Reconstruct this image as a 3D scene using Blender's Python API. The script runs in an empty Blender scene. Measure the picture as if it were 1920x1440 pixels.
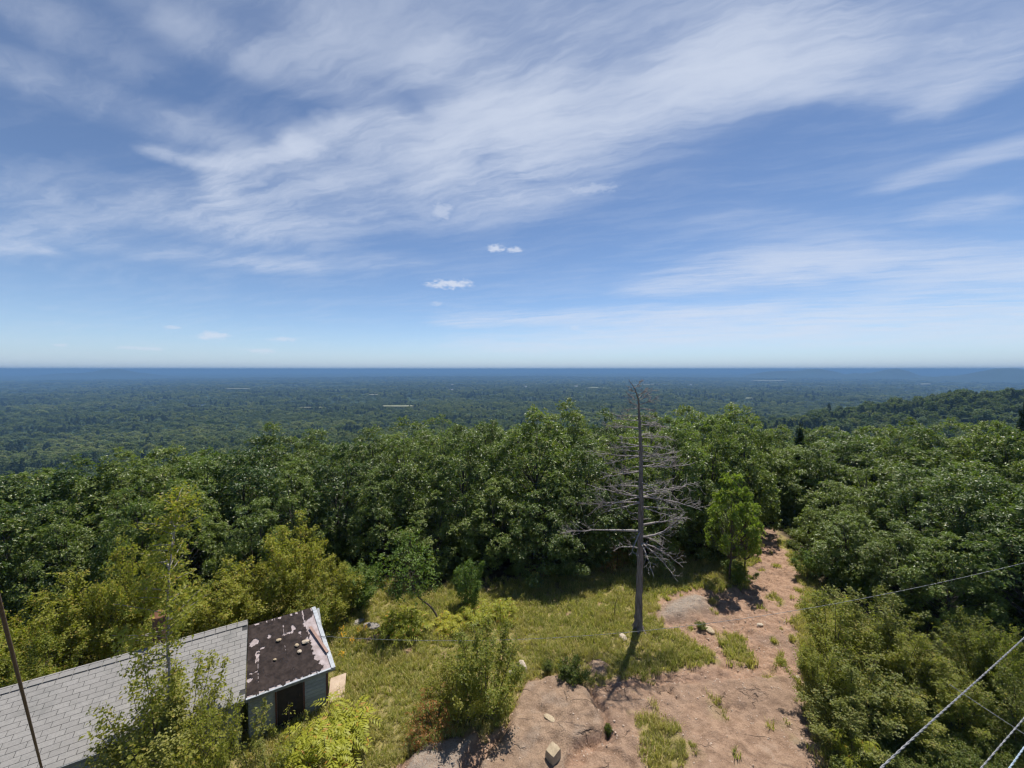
import bpy, math, random
import numpy as np
from mathutils import Vector, Matrix

# ------------------------------------------------------------------ scene, camera
scene = bpy.context.scene
C = scene.collection
F, CX, CY = 740.0, 960.0, 720.0            # focal length and centre of the 1920x1440 photograph
CAMZ = 12.0
HORIZON = 692.0                             # photo row of the true horizon
PITCH = math.atan((720 - HORIZON) / F)
cam_d = bpy.data.cameras.new('camera')
cam = bpy.data.objects.new('camera', cam_d)
C.objects.link(cam)
cam.location = (0, 0, CAMZ)
cam.rotation_euler = (math.pi / 2 - PITCH, 0, 0)
cam_d.sensor_width = 36.0
cam_d.lens = 36.0 * F / 1920.0
cam_d.clip_start = 0.1
cam_d.clip_end = 200000.0
scene.camera = cam

SUN_EL, SUN_AZ = math.radians(66), math.radians(30)     # azimuth measured from +Y towards +X
SUN_DIR = Vector((math.sin(SUN_AZ) * math.cos(SUN_EL), math.cos(SUN_AZ) * math.cos(SUN_EL), math.sin(SUN_EL)))

scene.view_settings.view_transform = 'Standard'
scene.view_settings.look = 'None'
scene.view_settings.gamma = 1.0
scene.view_settings.exposure = 0.4
scene.view_settings.use_curve_mapping = False
cy = scene.cycles
cy.use_denoising = True
cy.denoiser = 'OPENIMAGEDENOISE'
cy.use_adaptive_sampling = True
cy.adaptive_threshold = 0.03
cy.max_bounces = 4
cy.diffuse_bounces = 2
cy.glossy_bounces = 2
cy.transmission_bounces = 3
cy.volume_bounces = 1
cy.transparent_max_bounces = 4
cy.caustics_reflective = False
cy.caustics_refractive = False
cy.sample_clamp_indirect = 4.0
cy.pixel_filter_type = 'BLACKMAN_HARRIS'
cy.filter_width = 1.3


def pix_dir(px, py):
    a, b = (px - CX) / F, (CY - py) / F
    cp, sp = math.cos(PITCH), math.sin(PITCH)
    return Vector((a, cp + b * sp, -sp + b * cp))


def at_depth(px, py, y):
    """The point that stands y metres in front of the camera on the line of sight through a photo pixel."""
    d = pix_dir(px, py)
    return Vector((0, 0, CAMZ)) + d * (y / d.y)


# ------------------------------------------------------------------ node helpers
class NT:
    def __init__(s, tree):
        s.t = tree
        s.n = tree.nodes
        s.l = tree.links

    def node(s, kind, **kw):
        nd = s.n.new(kind)
        for k, v in kw.items():
            setattr(nd, k, v)
        return nd

    def put(s, sock, v):
        if isinstance(v, bpy.types.NodeSocket):
            s.l.new(v, sock)
        elif v is not None:
            sock.default_value = v

    def math(s, op, a, b=None, c=None, clamp=False):
        nd = s.node('ShaderNodeMath', operation=op, use_clamp=clamp)
        s.put(nd.inputs[0], a)
        s.put(nd.inputs[1], b)
        s.put(nd.inputs[2], c)
        return nd.outputs[0]

    def vec(s, op, a, b=None, sc=None):
        nd = s.node('ShaderNodeVectorMath', operation=op)
        s.put(nd.inputs[0], a)
        s.put(nd.inputs[1], b)
        if sc is not None:
            s.put(nd.inputs['Scale'], sc)
        return nd.outputs['Value'] if op in ('DOT_PRODUCT', 'LENGTH', 'DISTANCE') else nd.outputs[0]

    def noise(s, v, scale, detail=4, rough=0.5, dist=0.0, dims='3D', colour=False):
        nd = s.node('ShaderNodeTexNoise', noise_dimensions=dims)
        if v is not None:
            s.l.new(v, nd.inputs['Vector'])
        nd.inputs['Scale'].default_value = scale
        nd.inputs['Detail'].default_value = detail
        nd.inputs['Roughness'].default_value = rough
        nd.inputs['Distortion'].default_value = dist
        return nd.outputs['Color'] if colour else nd.outputs[0]

    def voronoi(s, v, scale, feature='F1', out='Distance'):
        nd = s.node('ShaderNodeTexVoronoi', feature=feature)
        if v is not None:
            s.l.new(v, nd.inputs['Vector'])
        nd.inputs['Scale'].default_value = scale
        return nd.outputs[out]

    def step(s, x, lo, hi):
        nd = s.node('ShaderNodeMapRange', interpolation_type='SMOOTHSTEP')
        s.put(nd.inputs[0], x)
        nd.inputs[1].default_value = lo
        nd.inputs[2].default_value = hi
        return nd.outputs[0]

    def mix(s, f, a, b, blend='MIX'):
        nd = s.node('ShaderNodeMix', data_type='RGBA', blend_type=blend)
        s.put(nd.inputs[0], f)
        s.put(nd.inputs[6], (*a, 1) if isinstance(a, tuple) else a)
        s.put(nd.inputs[7], (*b, 1) if isinstance(b, tuple) else b)
        return nd.outputs[2]

    def attr(s, name, out='Fac'):
        nd = s.node('ShaderNodeAttribute', attribute_name=name)
        return nd.outputs[out]

    def bump(s, h, strength=0.5, dist=0.02):
        nd = s.node('ShaderNodeBump')
        s.l.new(h, nd.inputs['Height'])
        nd.inputs['Strength'].default_value = strength
        nd.inputs['Distance'].default_value = dist
        return nd.outputs[0]

    def comb(s, x, y, z):
        nd = s.node('ShaderNodeCombineXYZ')
        s.put(nd.inputs[0], x)
        s.put(nd.inputs[1], y)
        s.put(nd.inputs[2], z)
        return nd.outputs[0]


# ------------------------------------------------------------------ world: Nishita sky with cirrus on a high layer
world = bpy.data.worlds.new('World')
scene.world = world
world.use_nodes = True
wt = NT(world.node_tree)
wt.n.clear()
SKY_STRENGTH = 0.096
CL_OFF = 0.06        # softens the layer's perspective towards the horizon


def sky_uv(px, py):
    d = pix_dir(px, py).normalized()
    k = 1.0 / (max(d.z, 0.0) + CL_OFF)
    return (d.x * k, d.y * k)


gen = wt.node('ShaderNodeTexCoord').outputs['Generated']
sep = wt.node('ShaderNodeSeparateXYZ')
wt.l.new(gen, sep.inputs[0])
dz = wt.math('MAXIMUM', sep.outputs[2], 0.0)
inv = wt.math('DIVIDE', 1.0, wt.math('ADD', dz, CL_OFF))
U = wt.math('MULTIPLY', sep.outputs[0], inv)
V = wt.math('MULTIPLY', sep.outputs[1], inv)
P2 = wt.comb(U, V, 0.0)
# slow swirl of the whole layer, then finer raggedness
w1 = wt.vec('SUBTRACT', wt.noise(P2, 0.9, 1, 0.5, colour=True), (0.5, 0.5, 0.5))
w2 = wt.vec('SUBTRACT', wt.noise(P2, 4.0, 3, 0.62, colour=True), (0.5, 0.5, 0.5))
PW = wt.vec('ADD', P2, wt.vec('ADD', wt.vec('SCALE', w1, sc=0.30), wt.vec("SCALE", w2, sc=0.15)))
PF = wt.vec('MULTIPLY', PW, (1.0, 1.0, 0.0))
# fibres combed along the wind
ang = math.radians(-22)
al = wt.vec('DOT_PRODUCT', PW, (math.cos(ang), math.sin(ang), 0))
ac = wt.vec('DOT_PRODUCT', PW, (-math.sin(ang), math.cos(ang), 0))
fib = wt.noise(wt.comb(wt.math('MULTIPLY', al, 0.75), wt.math('MULTIPLY', ac, 3.6), 3.1), 2.5, 6, 0.64)
fib2 = wt.noise(wt.comb(al, wt.math('MULTIPLY', ac, 1.9), 8.7), 1.2, 4, 0.6)


def stroke(p0, p1, w0, amount):
    """A cloud streak between two points of the layer (given where the photograph shows them)."""
    a, b = Vector(sky_uv(*p0)), Vector(sky_uv(*p1))
    ab = b - a
    L2 = max(ab.length_squared, 1e-6)
    d = wt.vec('SUBTRACT', PF, (a.x, a.y, 0.0))
    t = wt.math('MULTIPLY', wt.vec('DOT_PRODUCT', d, (ab.x / L2, ab.y / L2, 0)), 1.0, clamp=True)
    q = wt.vec('SCALE', (ab.x, ab.y, 0.0), sc=t)
    r = wt.vec('DISTANCE', d, q)
    nd = wt.node('ShaderNodeMapRange', interpolation_type='SMOOTHSTEP')
    wt.l.new(r, nd.inputs[0])
    nd.inputs[1].default_value = w0
    nd.inputs[2].default_value = 0.0
    nd.inputs[4].default_value = amount
    return nd.outputs[0]


STROKES = [
    # big veil sweeping up to the upper right
    ((900, 350), (1130, 270), 0.55, 0.62), ((1050, 230), (1420, 130), 0.36, 0.95), ((1350, 120), (1900, 20), 0.30, 1.0), ((1120, 70), (1500, 20), 0.28, 0.55),
    ((830, 130), (1000, 180), 0.24, 0.95), ((880, 200), (830, 290), 0.22, 0.70), ((1000, 330), (960, 250), 0.34, 0.50),
    ((420, 410), (960, 330), 0.58, 0.52), ((180, 390), (520, 430), 0.60, 0.50), ((700, 260), (900, 260), 0.26, 0.45), ((460, 340), (760, 310), .34, .40),
    # the forked streak on the left
    ((270, 275), (410, 305), 0.11, 0.80), ((410, 305), (560, 270), 0.12, 1.0), ((540, 265), (740, 215), 0.13, 1.0), ((375, 310), (400, 370), 0.13, 1.0),
    # thin veil over the top left and along the top
    ((330, 30), (660, 160), 0.16, 0.40), ((520, -20), (1000, 50), 0.30, 0.42), ((-50, 110), (420, 260), 0.20, 0.34), ((0, -20), (130, 60), 0.2, 0.22), ((600, 60), (760, 140), .18, .35),
    # wisps low on the left
    ((20, 440), (130, 430), 0.30, 0.60), ((-40, 470), (60, 468), 0.26, 0.65), ((230, 470), (560, 500), 0.40, 0.38), ((500, 500), (760, 490), .35, .30),
    # right side
    ((1690, 345), (1900, 285), 0.20, 0.42), ((1740, 410), (1840, 395), 0.22, 0.45), ((1780, 170), (1950, 80), 0.16, 0.45), ((1540, 165), (1800, 150), 0.16, 0.35),
    ((1350, 420), (1560, 440), .4, .16),
    # layered bank low on the right
    ((1260, 535), (1500, 505), 0.75, 0.70), ((1400, 505), (1950, 495), 0.75, 0.75), ((880, 602), (1370, 590), 0.8, 0.80),
    ((1300, 620), (1950, 565), 2.4, 0.85), ((1000, 650), (1950, 620), 3.0, 0.80),
]
tot = None
for p0, p1, w0, am in STROKES:
    s_ = stroke(p0, p1, w0, am)
    tot = s_ if tot is None else wt.math('ADD', tot, s_)
# texture inside the streaks: fibres and tufts, plus a thin veil everywhere
tex = wt.math('ADD', wt.math('MULTIPLY', wt.step(fib, 0.32, 0.70), 0.80), wt.math('MULTIPLY', wt.step(fib2, 0.28, 0.72), 0.75))
cir = wt.math('MULTIPLY', tot, wt.math('ADD', tex, 0.14))
veil = wt.math('MULTIPLY', wt.step(wt.math('ADD', fib, fib2), 0.85, 1.45), 0.20)
# seen edge-on towards the horizon the veil and the dusty air close up
low = wt.math('POWER', 2.718, wt.math('MULTIPLY', dz, -20.0))
cir = wt.math('ADD', wt.math('ADD', cir, veil), 0.02)
cir = wt.math('SUBTRACT', 1.0, wt.math('POWER', 2.718, wt.math('MULTIPLY', cir, -0.92)))

# small fair-weather puffs, placed by the direction in which each one floats
AE = wt.comb(wt.math('ARCTAN2', sep.outputs[0], sep.outputs[1]), wt.math('ARCSINE', sep.outputs[2]), 0.0)
pn = wt.vec('SUBTRACT', wt.noise(wt.vec('MULTIPLY', AE, (1.0, 2.2, 0.0)), 42.0, 2, 0.7, colour=True), (0.5, 0.5, 0.5))
pn = wt.vec('SCALE', pn, sc=1.7)


def puff(px, py, wpx, hpx, amount):
    d = pix_dir(px, py).normalized()
    a0, e0 = math.atan2(d.x, d.y), math.asin(d.z)
    wa, he = wpx / F * math.cos(a0) ** 2, hpx / F * math.cos(a0)
    q = wt.vec('MULTIPLY', wt.vec('SUBTRACT', AE, (a0, e0, 0.0)), (1 / wa, 1 / he, 0.0))
    r = wt.vec('LENGTH', wt.vec('ADD', q, pn))
    nd = wt.node('ShaderNodeMapRange', interpolation_type='SMOOTHSTEP')
    wt.l.new(r, nd.inputs[0])
    nd.inputs[1].default_value = 1.0
    nd.inputs[2].default_value = 0.25
    nd.inputs[4].default_value = amount
    return nd.outputs[0]


PUFFS = [(850, 532, 50, 10, 1.0), (812, 535, 28, 6, .5), (930, 465, 20, 10, .95), (965, 468, 20, 7, .8), (828, 396, 24, 18, .5),
         (1110, 354, 58, 11, .4), (398, 629, 42, 9, .8), (322, 614, 22, 5, .55), (530, 636, 34, 6, .65),
         (490, 658, 38, 7, .65), (270, 653, 60, 5, .5), (112, 647, 22, 5, .5), (820, 570, 14, 7, .35), (1080, 614, 14, 5, .4)]
ptot = None
for p in PUFFS:
    s_ = puff(*p)
    ptot = s_ if ptot is None else wt.math('ADD', ptot, s_)
cover = wt.math('ADD', cir, wt.math('MULTIPLY', wt.math('SUBTRACT', 1.0, cir), wt.math('MINIMUM', ptot, 1.0)), clamp=True)

sky = wt.node('ShaderNodeTexSky', sky_type='NISHITA')
sky.sun_disc = False
sky.sun_elevation = SUN_EL
sky.sun_rotation = SUN_AZ
sky.altitude = 1200.0
sky.air_density = 0.8
sky.dust_density = 0.0
sky.ozone_density = 3.6
wt.l.new(wt.comb(sep.outputs[0], sep.outputs[1], wt.math('MAXIMUM', sep.outputs[2], 0.004)), sky.inputs['Vector'])
cloud_col = (5.5, 6.0, 7.0)
hazed = wt.mix(wt.math('MULTIPLY', low, 0.96), sky.outputs[0], (3.3, 4.25, 5.5))
skycol = wt.mix(wt.math('MULTIPLY', cover, 0.84), hazed, cloud_col)
bg = wt.node('ShaderNodeBackground')
wt.l.new(skycol, bg.inputs[0])
bg.inputs[1].default_value = SKY_STRENGTH
wo = wt.node('ShaderNodeOutputWorld')
wt.l.new(bg.outputs[0], wo.inputs[0])
world.cycles.sampling_method = 'MANUAL'
world.cycles.sample_map_resolution = 512

# ------------------------------------------------------------------ sun
sun_d = bpy.data.lights.new('sun', 'SUN')
sun_d.energy = 5.0
sun_d.angle = math.radians(0.53)
sun_d.color = (1.0, 0.95, 0.87)
sun = bpy.data.objects.new('sun', sun_d)
C.objects.link(sun)
sun.rotation_euler = (-SUN_DIR).to_track_quat('-Z', 'Y').to_euler()
sun.location = SUN_DIR * 60

# ------------------------------------------------------------------ numpy noise
_pr = np.random.RandomState(7)
_perm = np.concatenate([_pr.permutation(512)] * 2)
_grad = np.stack([np.cos(np.linspace(0, 2 * np.pi, 64, endpoint=False)), np.sin(np.linspace(0, 2 * np.pi, 64, endpoint=False))], 1)


def perlin(x, y):
    x = np.asarray(x, float)
    y = np.asarray(y, float)
    xi, yi = np.floor(x).astype(int), np.floor(y).astype(int)
    fx, fy = x - xi, y - yi
    u, v = fx * fx * fx * (fx * (fx * 6 - 15) + 10), fy * fy * fy * (fy * (fy * 6 - 15) + 10)

    def g(ix, iy, dx, dy):
        h = _perm[(_perm[ix & 511] + iy) & 511] & 63
        return _grad[h, 0] * dx + _grad[h, 1] * dy
    a = g(xi, yi, fx, fy)
    b = g(xi + 1, yi, fx - 1, fy)
    c = g(xi, yi + 1, fx, fy - 1)
    d = g(xi + 1, yi + 1, fx - 1, fy - 1)
    return (a + u * (b - a)) * (1 - v) + (c + u * (d - c)) * v


def fbm(x, y, oct=4, gain=0.5):
    s, a, f = 0, 1.0, 1.0
    for i in range(oct):
        s = s + a * perlin(x * f + 17.3 * i, y * f - 9.1 * i)
        a *= gain
        f *= 2.03
    return s


def sstep(x, lo, hi):
    t = np.clip((x - lo) / (hi - lo), 0, 1)
    return t * t * (3 - 2 * t)


def poly_sd(poly, x, y):
    """Signed distance to a polygon, negative inside."""
    p = np.asarray(poly, float)
    d = np.full(np.shape(x), 1e18)
    inside = np.zeros(np.shape(x), bool)
    n = len(p)
    for i in range(n):
        ax, ay = p[i]
        bx, by = p[(i + 1) % n]
        ex, ey = bx - ax, by - ay
        wx, wy = x - ax, y - ay
        t = np.clip((wx * ex + wy * ey) / (ex * ex + ey * ey + 1e-12), 0, 1)
        d = np.minimum(d, (wx - ex * t) ** 2 + (wy - ey * t) ** 2)
        c = ((ay > y) != (by > y))
        with np.errstate(divide='ignore', invalid='ignore'):
            inside ^= c & (x < (bx - ax) * (y - ay) / (by - ay + 1e-30) + ax)
    d = np.sqrt(d)
    return np.where(inside, -d, d)


def line_d(pts, x, y):
    d = np.full(np.shape(x), 1e18)
    for (ax, ay), (bx, by) in zip(pts[:-1], pts[1:]):
        ex, ey = bx - ax, by - ay
        t = np.clip(((x - ax) * ex + (y - ay) * ey) / (ex * ex + ey * ey + 1e-12), 0, 1)
        d = np.minimum(d, np.hypot(x - ax - ex * t, y - ay - ey * t))
    return d


def flat(px, py):
    d = pix_dir(px, py)
    t = -CAMZ / d.z
    return (d.x * t, d.y * t)


# ------------------------------------------------------------------ terrain shape (hilltop, slopes, wide plain)
_R = np.array([0, 15, 22, 30, 45, 80, 200, 400, 800, 2000, 5000, 12000, 70000.])
_D = np.array([0, 0, -.45, -1.5, -4.6, -13, -42, -76, -98, -124, -142, -150, -153.])


def base_h(x, y):
    dx, dy = x - 4.0, y - 15.0
    dx = np.where(dx > 0, dx * 0.85, dx)
    r = np.hypot(dx, dy)
    z = np.interp(np.log1p(r), np.log1p(_R), _D)
    # the neighbouring shoulder on the right, wooded
    z = z + 70 * np.exp(-(((x - 560) / 260) ** 2 + ((y - 400) / 190) ** 2))
    far = sstep(r, 250, 1500)
    z = z + far * (15 * fbm(x / 1100.0, y / 800.0, 3) + 14 * fbm(x / 3800.0 + 5, y / 2200.0, 2))
    mid = sstep(r, 30, 120) * (1 - sstep(r, 2000, 4000))
    z = z + mid * 2.2 * fbm(x / 60.0, y / 60.0, 2)
    near = 1 - sstep(r, 25, 60)
    z = z + near * (0.16 * fbm(x / 5.0, y / 5.0, 3) + 0.03 * fbm(x / 0.9, y / 0.9, 2))
    return z


PIX = lambda pts: [flat(*p) for p in pts]
BARE = PIX([(1424, 1012), (1426, 978), (1452, 978), (1464, 1012), (1480, 1050), (1502, 1090), (1508, 1130), (1492, 1180), (1505, 1250), (1508, 1320), (1540, 1390),
            (1580, 1470), (1560, 1700), (700, 1700), (740, 1440), (795, 1392), (880, 1380), (905, 1405), (945, 1360), (985, 1275), (1045, 1268), (1090, 1290),
            (1110, 1262), (1200, 1266), (1345, 1238), (1300, 1205), (1250, 1178), (1216, 1150), (1250, 1115), (1300, 1104), (1360, 1104), (1395, 1088), (1408, 1050)])
LEDGE = PIX([(985, 1276), (1048, 1268), (1095, 1292), (1108, 1305), (1128, 1340), (1141, 1372), (1138, 1388), (1085, 1402), (1070, 1440), (1060, 1640),
             (820, 1640), (880, 1460), (930, 1385), (955, 1350), (968, 1300)])
LEDGE2 = PIX([(1108, 1296), (1180, 1288), (1300, 1276), (1500, 1262), (1510, 1330), (1550, 1420), (1560, 1700), (1075, 1700), (1080, 1440), (1092, 1408), (1146, 1390), (1150, 1365), (1130, 1325)])
SLAB = PIX([(745, 1445), (795, 1390), (850, 1382), (905, 1372), (895, 1392), (875, 1440), (840, 1640), (640, 1640)])
DOME = PIX([(1212, 1152), (1240, 1122), (1290, 1108), (1340, 1118), (1350, 1150), (1300, 1172), (1235, 1176)])
SMALLROCK = PIX([(1090, 1262), (1098, 1240), (1125, 1235), (1148, 1250), (1140, 1272), (1110, 1278)])
ROCKS_ON_LEFT = PIX([(650, 1198), (700, 1190), (730, 1186), (735, 1196), (690, 1204), (655, 1208)])
PATCHES = [PIX([(1190, 1362), (1235, 1345), (1275, 1360), (1300, 1440), (1290, 1500), (1230, 1500), (1195, 1400)]),
           PIX([(1345, 1190), (1400, 1186), (1405, 1240), (1360, 1245)]),
           PIX([(1150, 1185), (1235, 1188), (1300, 1215), (1330, 1240), (1220, 1262), (1155, 1250)]),
           PIX([(1300, 1088), (1390, 1078), (1412, 1105), (1340, 1112)])]
CRACKS = [PIX([(1105, 1302), (1130, 1335), (1141, 1372), (1138, 1388), (1100, 1396), (1078, 1406)]), PIX([(1110, 1402), (1160, 1420), (1190, 1445)]),
          PIX([(1010, 1335), (1020, 1345)]), PIX([(1255, 1300), (1270, 1315)]), PIX([(1340, 1318), (1395, 1328)]),
          PIX([(1350, 1305), (1358, 1312), (1365, 1330)])]


def ledges(x, y):
    wob = 0.22 * fbm(x / 0.9, y / 0.9, 3) + 0.08 * fbm(x / 0.25 + 9, y / 0.25, 2)
    a = sstep(-(poly_sd(LEDGE, x, y) + wob), 0.0, 0.30)
    b = sstep(-(poly_sd(LEDGE2, x, y) + wob), 0.0, 0.25)
    c = sstep(-(poly_sd(SLAB, x, y) + wob), 0.0, 0.25)
    d = sstep(-(poly_sd(DOME, x, y) + wob * .6), 0.0, 0.9)
    e = sstep(-(poly_sd(SMALLROCK, x, y) + wob * .5), 0.0, 0.35)
    f = sstep(-(poly_sd(ROCKS_ON_LEFT, x, y) + wob * .5), 0.0, 0.25)
    return a, b, c, d, e, f


def height(x, y, detail=True):
    x = np.asarray(x, float)
    y = np.asarray(y, float)
    z = base_h(x, y)
    if not detail:
        return z
    m = (x > -19) & (x < 23) & (y > 6) & (y < 33)
    if m.any():
        xx, yy = x[m], y[m]
        a, b, c, d, e, f = ledges(xx, yy)
        rock = np.maximum.reduce([a, b, c, d, e, f])
        add = 0.22 * a + 0.08 * b + 0.14 * c + 0.30 * d + 0.2 * e + 0.25 * f
        # tilted plates and small steps on the bare rock
        lay = fbm(xx / 1.7 + 3, yy / 1.1, 3)
        terr = np.floor(lay * 5) / 5 + sstep(lay * 5 - np.floor(lay * 5), 0.75, 1.0) / 5
        add = add + rock * (0.15 * terr + 0.06 * fbm(xx / 0.45, yy / 0.35, 4, .6))
        pd = poly_sd(BARE, xx, yy) + 0.3 * fbm(xx / .8, yy / .8, 3)
        bare = sstep(-pd, 0, .4) * (1 - rock)
        rid = np.abs(fbm(xx / 0.9 + 4, yy / 0.7, 3))
        add = add + bare * (-0.05 + 0.13 * fbm(xx / 0.6, yy / 0.4, 4, .6) - 0.12 * sstep(rid, 0.06, 0.0))
        for cr in CRACKS:
            add = add - 0.16 * sstep(line_d(cr, xx, yy) + 0.06 * fbm(xx / .3, yy / .3, 2), 0.13, 0.0)
        z = z.copy()
        z[m] += add
    return z


def hz(x, y):
    return float(height(np.array([x]), np.array([y]))[0])


def ground_at(px, py):
    """Where a line of sight through a photo pixel meets the ground."""
    d = pix_dir(px, py)
    z = 0.0
    for i in range(12):
        t = (z - CAMZ) / d.z
        z = 0.5 * z + 0.5 * hz(d.x * t, d.y * t)
    t = (z - CAMZ) / d.z
    return Vector((d.x * t, d.y * t, z))


# ------------------------------------------------------------------ mesh helpers
def link(o, parent=None):
    C.objects.link(o)
    if parent is not None:
        o.parent = parent
    return o


def tag(o, label=None, cat=None, group=None, kind=None):
    if label:
        o['label'] = label
    if cat:
        o['category'] = cat
    if group:
        o['group'] = group
    if kind:
        o['kind'] = kind
    return o


def empty(name, loc, rz=0.0, sc=1.0):
    o = bpy.data.objects.new(name, None)
    o.empty_display_size = 0.3
    o.location = loc
    o.rotation_euler = (0, 0, rz)
    o.scale = (sc, sc, sc) if not hasattr(sc, '__len__') else sc
    return link(o)


class MB:
    """Collects vertices, quads and triangles; build() links them as one mesh object."""

    def __init__(s):
        s.v, s.q, s.t, s.n = [], [], [], 0
        s.attrs = []

    def add(s, v, q=None, t=None):
        v = np.asarray(v, float).reshape(-1, 3)
        if q is not None and len(q):
            s.q.append(np.asarray(q, int) + s.n)
        if t is not None and len(t):
            s.t.append(np.asarray(t, int) + s.n)
        s.v.append(v)
        s.n += len(v)
        return s

    def tube(s, pts, radii, sides=6, cap=True):
        p = np.asarray([tuple(a) for a in pts], float)
        r = np.asarray(radii, float) * np.ones(len(p))
        tan = np.gradient(p, axis=0)
        tan /= np.linalg.norm(tan, axis=1)[:, None] + 1e-12
        ref = np.array([0.0, 0.0, 1.0]) if abs(tan[:, 2]).mean() < 0.8 else np.array([1.0, 0.0, 0.0])
        a = np.cross(tan, ref)
        a /= np.linalg.norm(a, axis=1)[:, None] + 1e-12
        b = np.cross(tan, a)
        th = np.linspace(0, 2 * np.pi, sides, endpoint=False)
        ring = p[:, None, :] + r[:, None, None] * (np.cos(th)[None, :, None] * a[:, None, :] + np.sin(th)[None, :, None] * b[:, None, :])
        v = ring.reshape(-1, 3)
        i = np.arange(len(p) - 1)[:, None] * sides
        j = np.arange(sides)[None, :]
        k = (j + 1) % sides
        q = np.stack([i + j, i + k, i + sides + k, i + sides + j], -1).reshape(-1, 4)
        t = []
        if cap:
            v = np.vstack([v, p[0], p[-1]])
            c0, c1, last = len(v) - 2, len(v) - 1, (len(p) - 1) * sides
            for jj in range(sides):
                kk = (jj + 1) % sides
                t.append((c0, kk, jj))
                t.append((c1, last + jj, last + kk))
        return s.add(v, q, t)

    def box(s, o, ax, ay, az):
        """Box from a corner o spanned by three edge vectors."""
        o, ax, ay, az = [np.asarray(tuple(w), float) for w in (o, ax, ay, az)]
        v = [o, o + ax, o + ax + ay, o + ay, o + az, o + ax + az, o + ax + ay + az, o + ay + az]
        q = [(0, 3, 2, 1), (4, 5, 6, 7), (0, 1, 5, 4), (1, 2, 6, 5), (2, 3, 7, 6), (3, 0, 4, 7)]
        if np.dot(np.cross(ax, ay), az) < 0:
            q = [f[::-1] for f in q]
        return s.add(v, q)

    def mesh(s, name, mats, smooth=False):
        me = bpy.data.meshes.new(name)
        v = np.vstack(s.v)
        q = np.vstack(s.q) if s.q else np.zeros((0, 4), int)
        t = np.vstack(s.t) if s.t else np.zeros((0, 3), int)
        nq, nt = len(q), len(t)
        me.vertices.add(len(v))
        me.vertices.foreach_set('co', v.ravel())
        me.loops.add(nq * 4 + nt * 3)
        me.loops.foreach_set('vertex_index', np.concatenate([q.ravel(), t.ravel()]).astype(np.int32))
        me.polygons.add(nq + nt)
        start = np.concatenate([np.arange(nq) * 4, nq * 4 + np.arange(nt) * 3]).astype(np.int32)
        me.polygons.foreach_set('loop_start', start)
        me.polygons.foreach_set('use_smooth', np.full(nq + nt, bool(smooth)))
        me.update(calc_edges=True)
        me.validate()
        for m in (mats if isinstance(mats, (list, tuple)) else [mats]):
            me.materials.append(m)
        return me

    def build(s, name, mats, parent=None, smooth=False):
        return link(bpy.data.objects.new(name, s.mesh(name, mats, smooth)), parent)


def face_attr(me, name, vals):
    a = me.attributes.new(name, 'FLOAT', 'FACE')
    a.data.foreach_set('value', np.asarray(vals, np.float32))


def vert_attr(me, name, vals):
    a = me.attributes.new(name, 'FLOAT', 'POINT')
    a.data.foreach_set('value', np.asarray(vals, np.float32))


# ------------------------------------------------------------------ materials
MAT = {}


def material(name):
    m = bpy.data.materials.new(name)
    m.use_nodes = True
    t = NT(m.node_tree)
    t.n.clear()
    out = t.node('ShaderNodeOutputMaterial')
    MAT[name] = m
    return m, t, out


def principled(t, out, col, rough=0.8, normal=None, spec=0.3, metal=0.0):
    b = t.node('ShaderNodeBsdfPrincipled')
    t.put(b.inputs['Base Color'], (*col, 1) if isinstance(col, tuple) else col)
    t.put(b.inputs['Roughness'], rough)
    b.inputs['Specular IOR Level'].default_value = spec
    b.inputs['Metallic'].default_value = metal
    if normal is not None:
        t.l.new(normal, b.inputs['Normal'])
    t.l.new(b.outputs[0], out.inputs[0])
    return b


def leaf_material(name, dark, light, accent, accent_amt=0.06, trans=0.38, rough=0.42, spec=0.45, treevar=0.5, warm=0.45):
    """Leaves: each leaf its own tone (rnd), each plant its own tone (object random), light shining through."""
    m, t, out = material(name)
    rnd = t.attr('rnd')
    oi = t.node('ShaderNodeObjectInfo').outputs['Random']
    f = t.math('ADD', t.math('MULTIPLY', rnd, 1 - treevar), t.math('MULTIPLY', oi, treevar), clamp=True)
    col = t.mix(f, dark, light)
    hue = t.math('FRACT', t.math('MULTIPLY', oi, 7.31))
    col = t.mix(t.math('MULTIPLY', hue, warm), col, tuple(1.25 * c for c in (light[0] * 1.15, light[1], light[2])))
    if name == 'grass_blade':
        ps = t.node('ShaderNodeNewGeometry').outputs['Position']
        dry = t.step(t.noise(ps, 0.55, 4, 0.6), 0.46, 0.64)
        col = t.mix(t.math('MULTIPLY', dry, 0.5), col, (0.44, 0.345, 0.165))
    col = t.mix(t.math('GREATER_THAN', t.attr('rnd2'), 1 - accent_amt), col, accent)
    b = t.node('ShaderNodeBsdfPrincipled')
    t.l.new(col, b.inputs['Base Color'])
    b.inputs['Roughness'].default_value = rough
    b.inputs['Specular IOR Level'].default_value = spec
    tr = t.node('ShaderNodeBsdfTranslucent')
    t.l.new(t.mix(1.0, col, (1.35, 1.5, 0.7), 'MULTIPLY'), tr.inputs[0])
    ms = t.node('ShaderNodeMixShader')
    ms.inputs[0].default_value = trans
    t.l.new(b.outputs[0], ms.inputs[1])
    t.l.new(tr.outputs[0], ms.inputs[2])
    t.l.new(ms.outputs[0], out.inputs[0])
    return m


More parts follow.
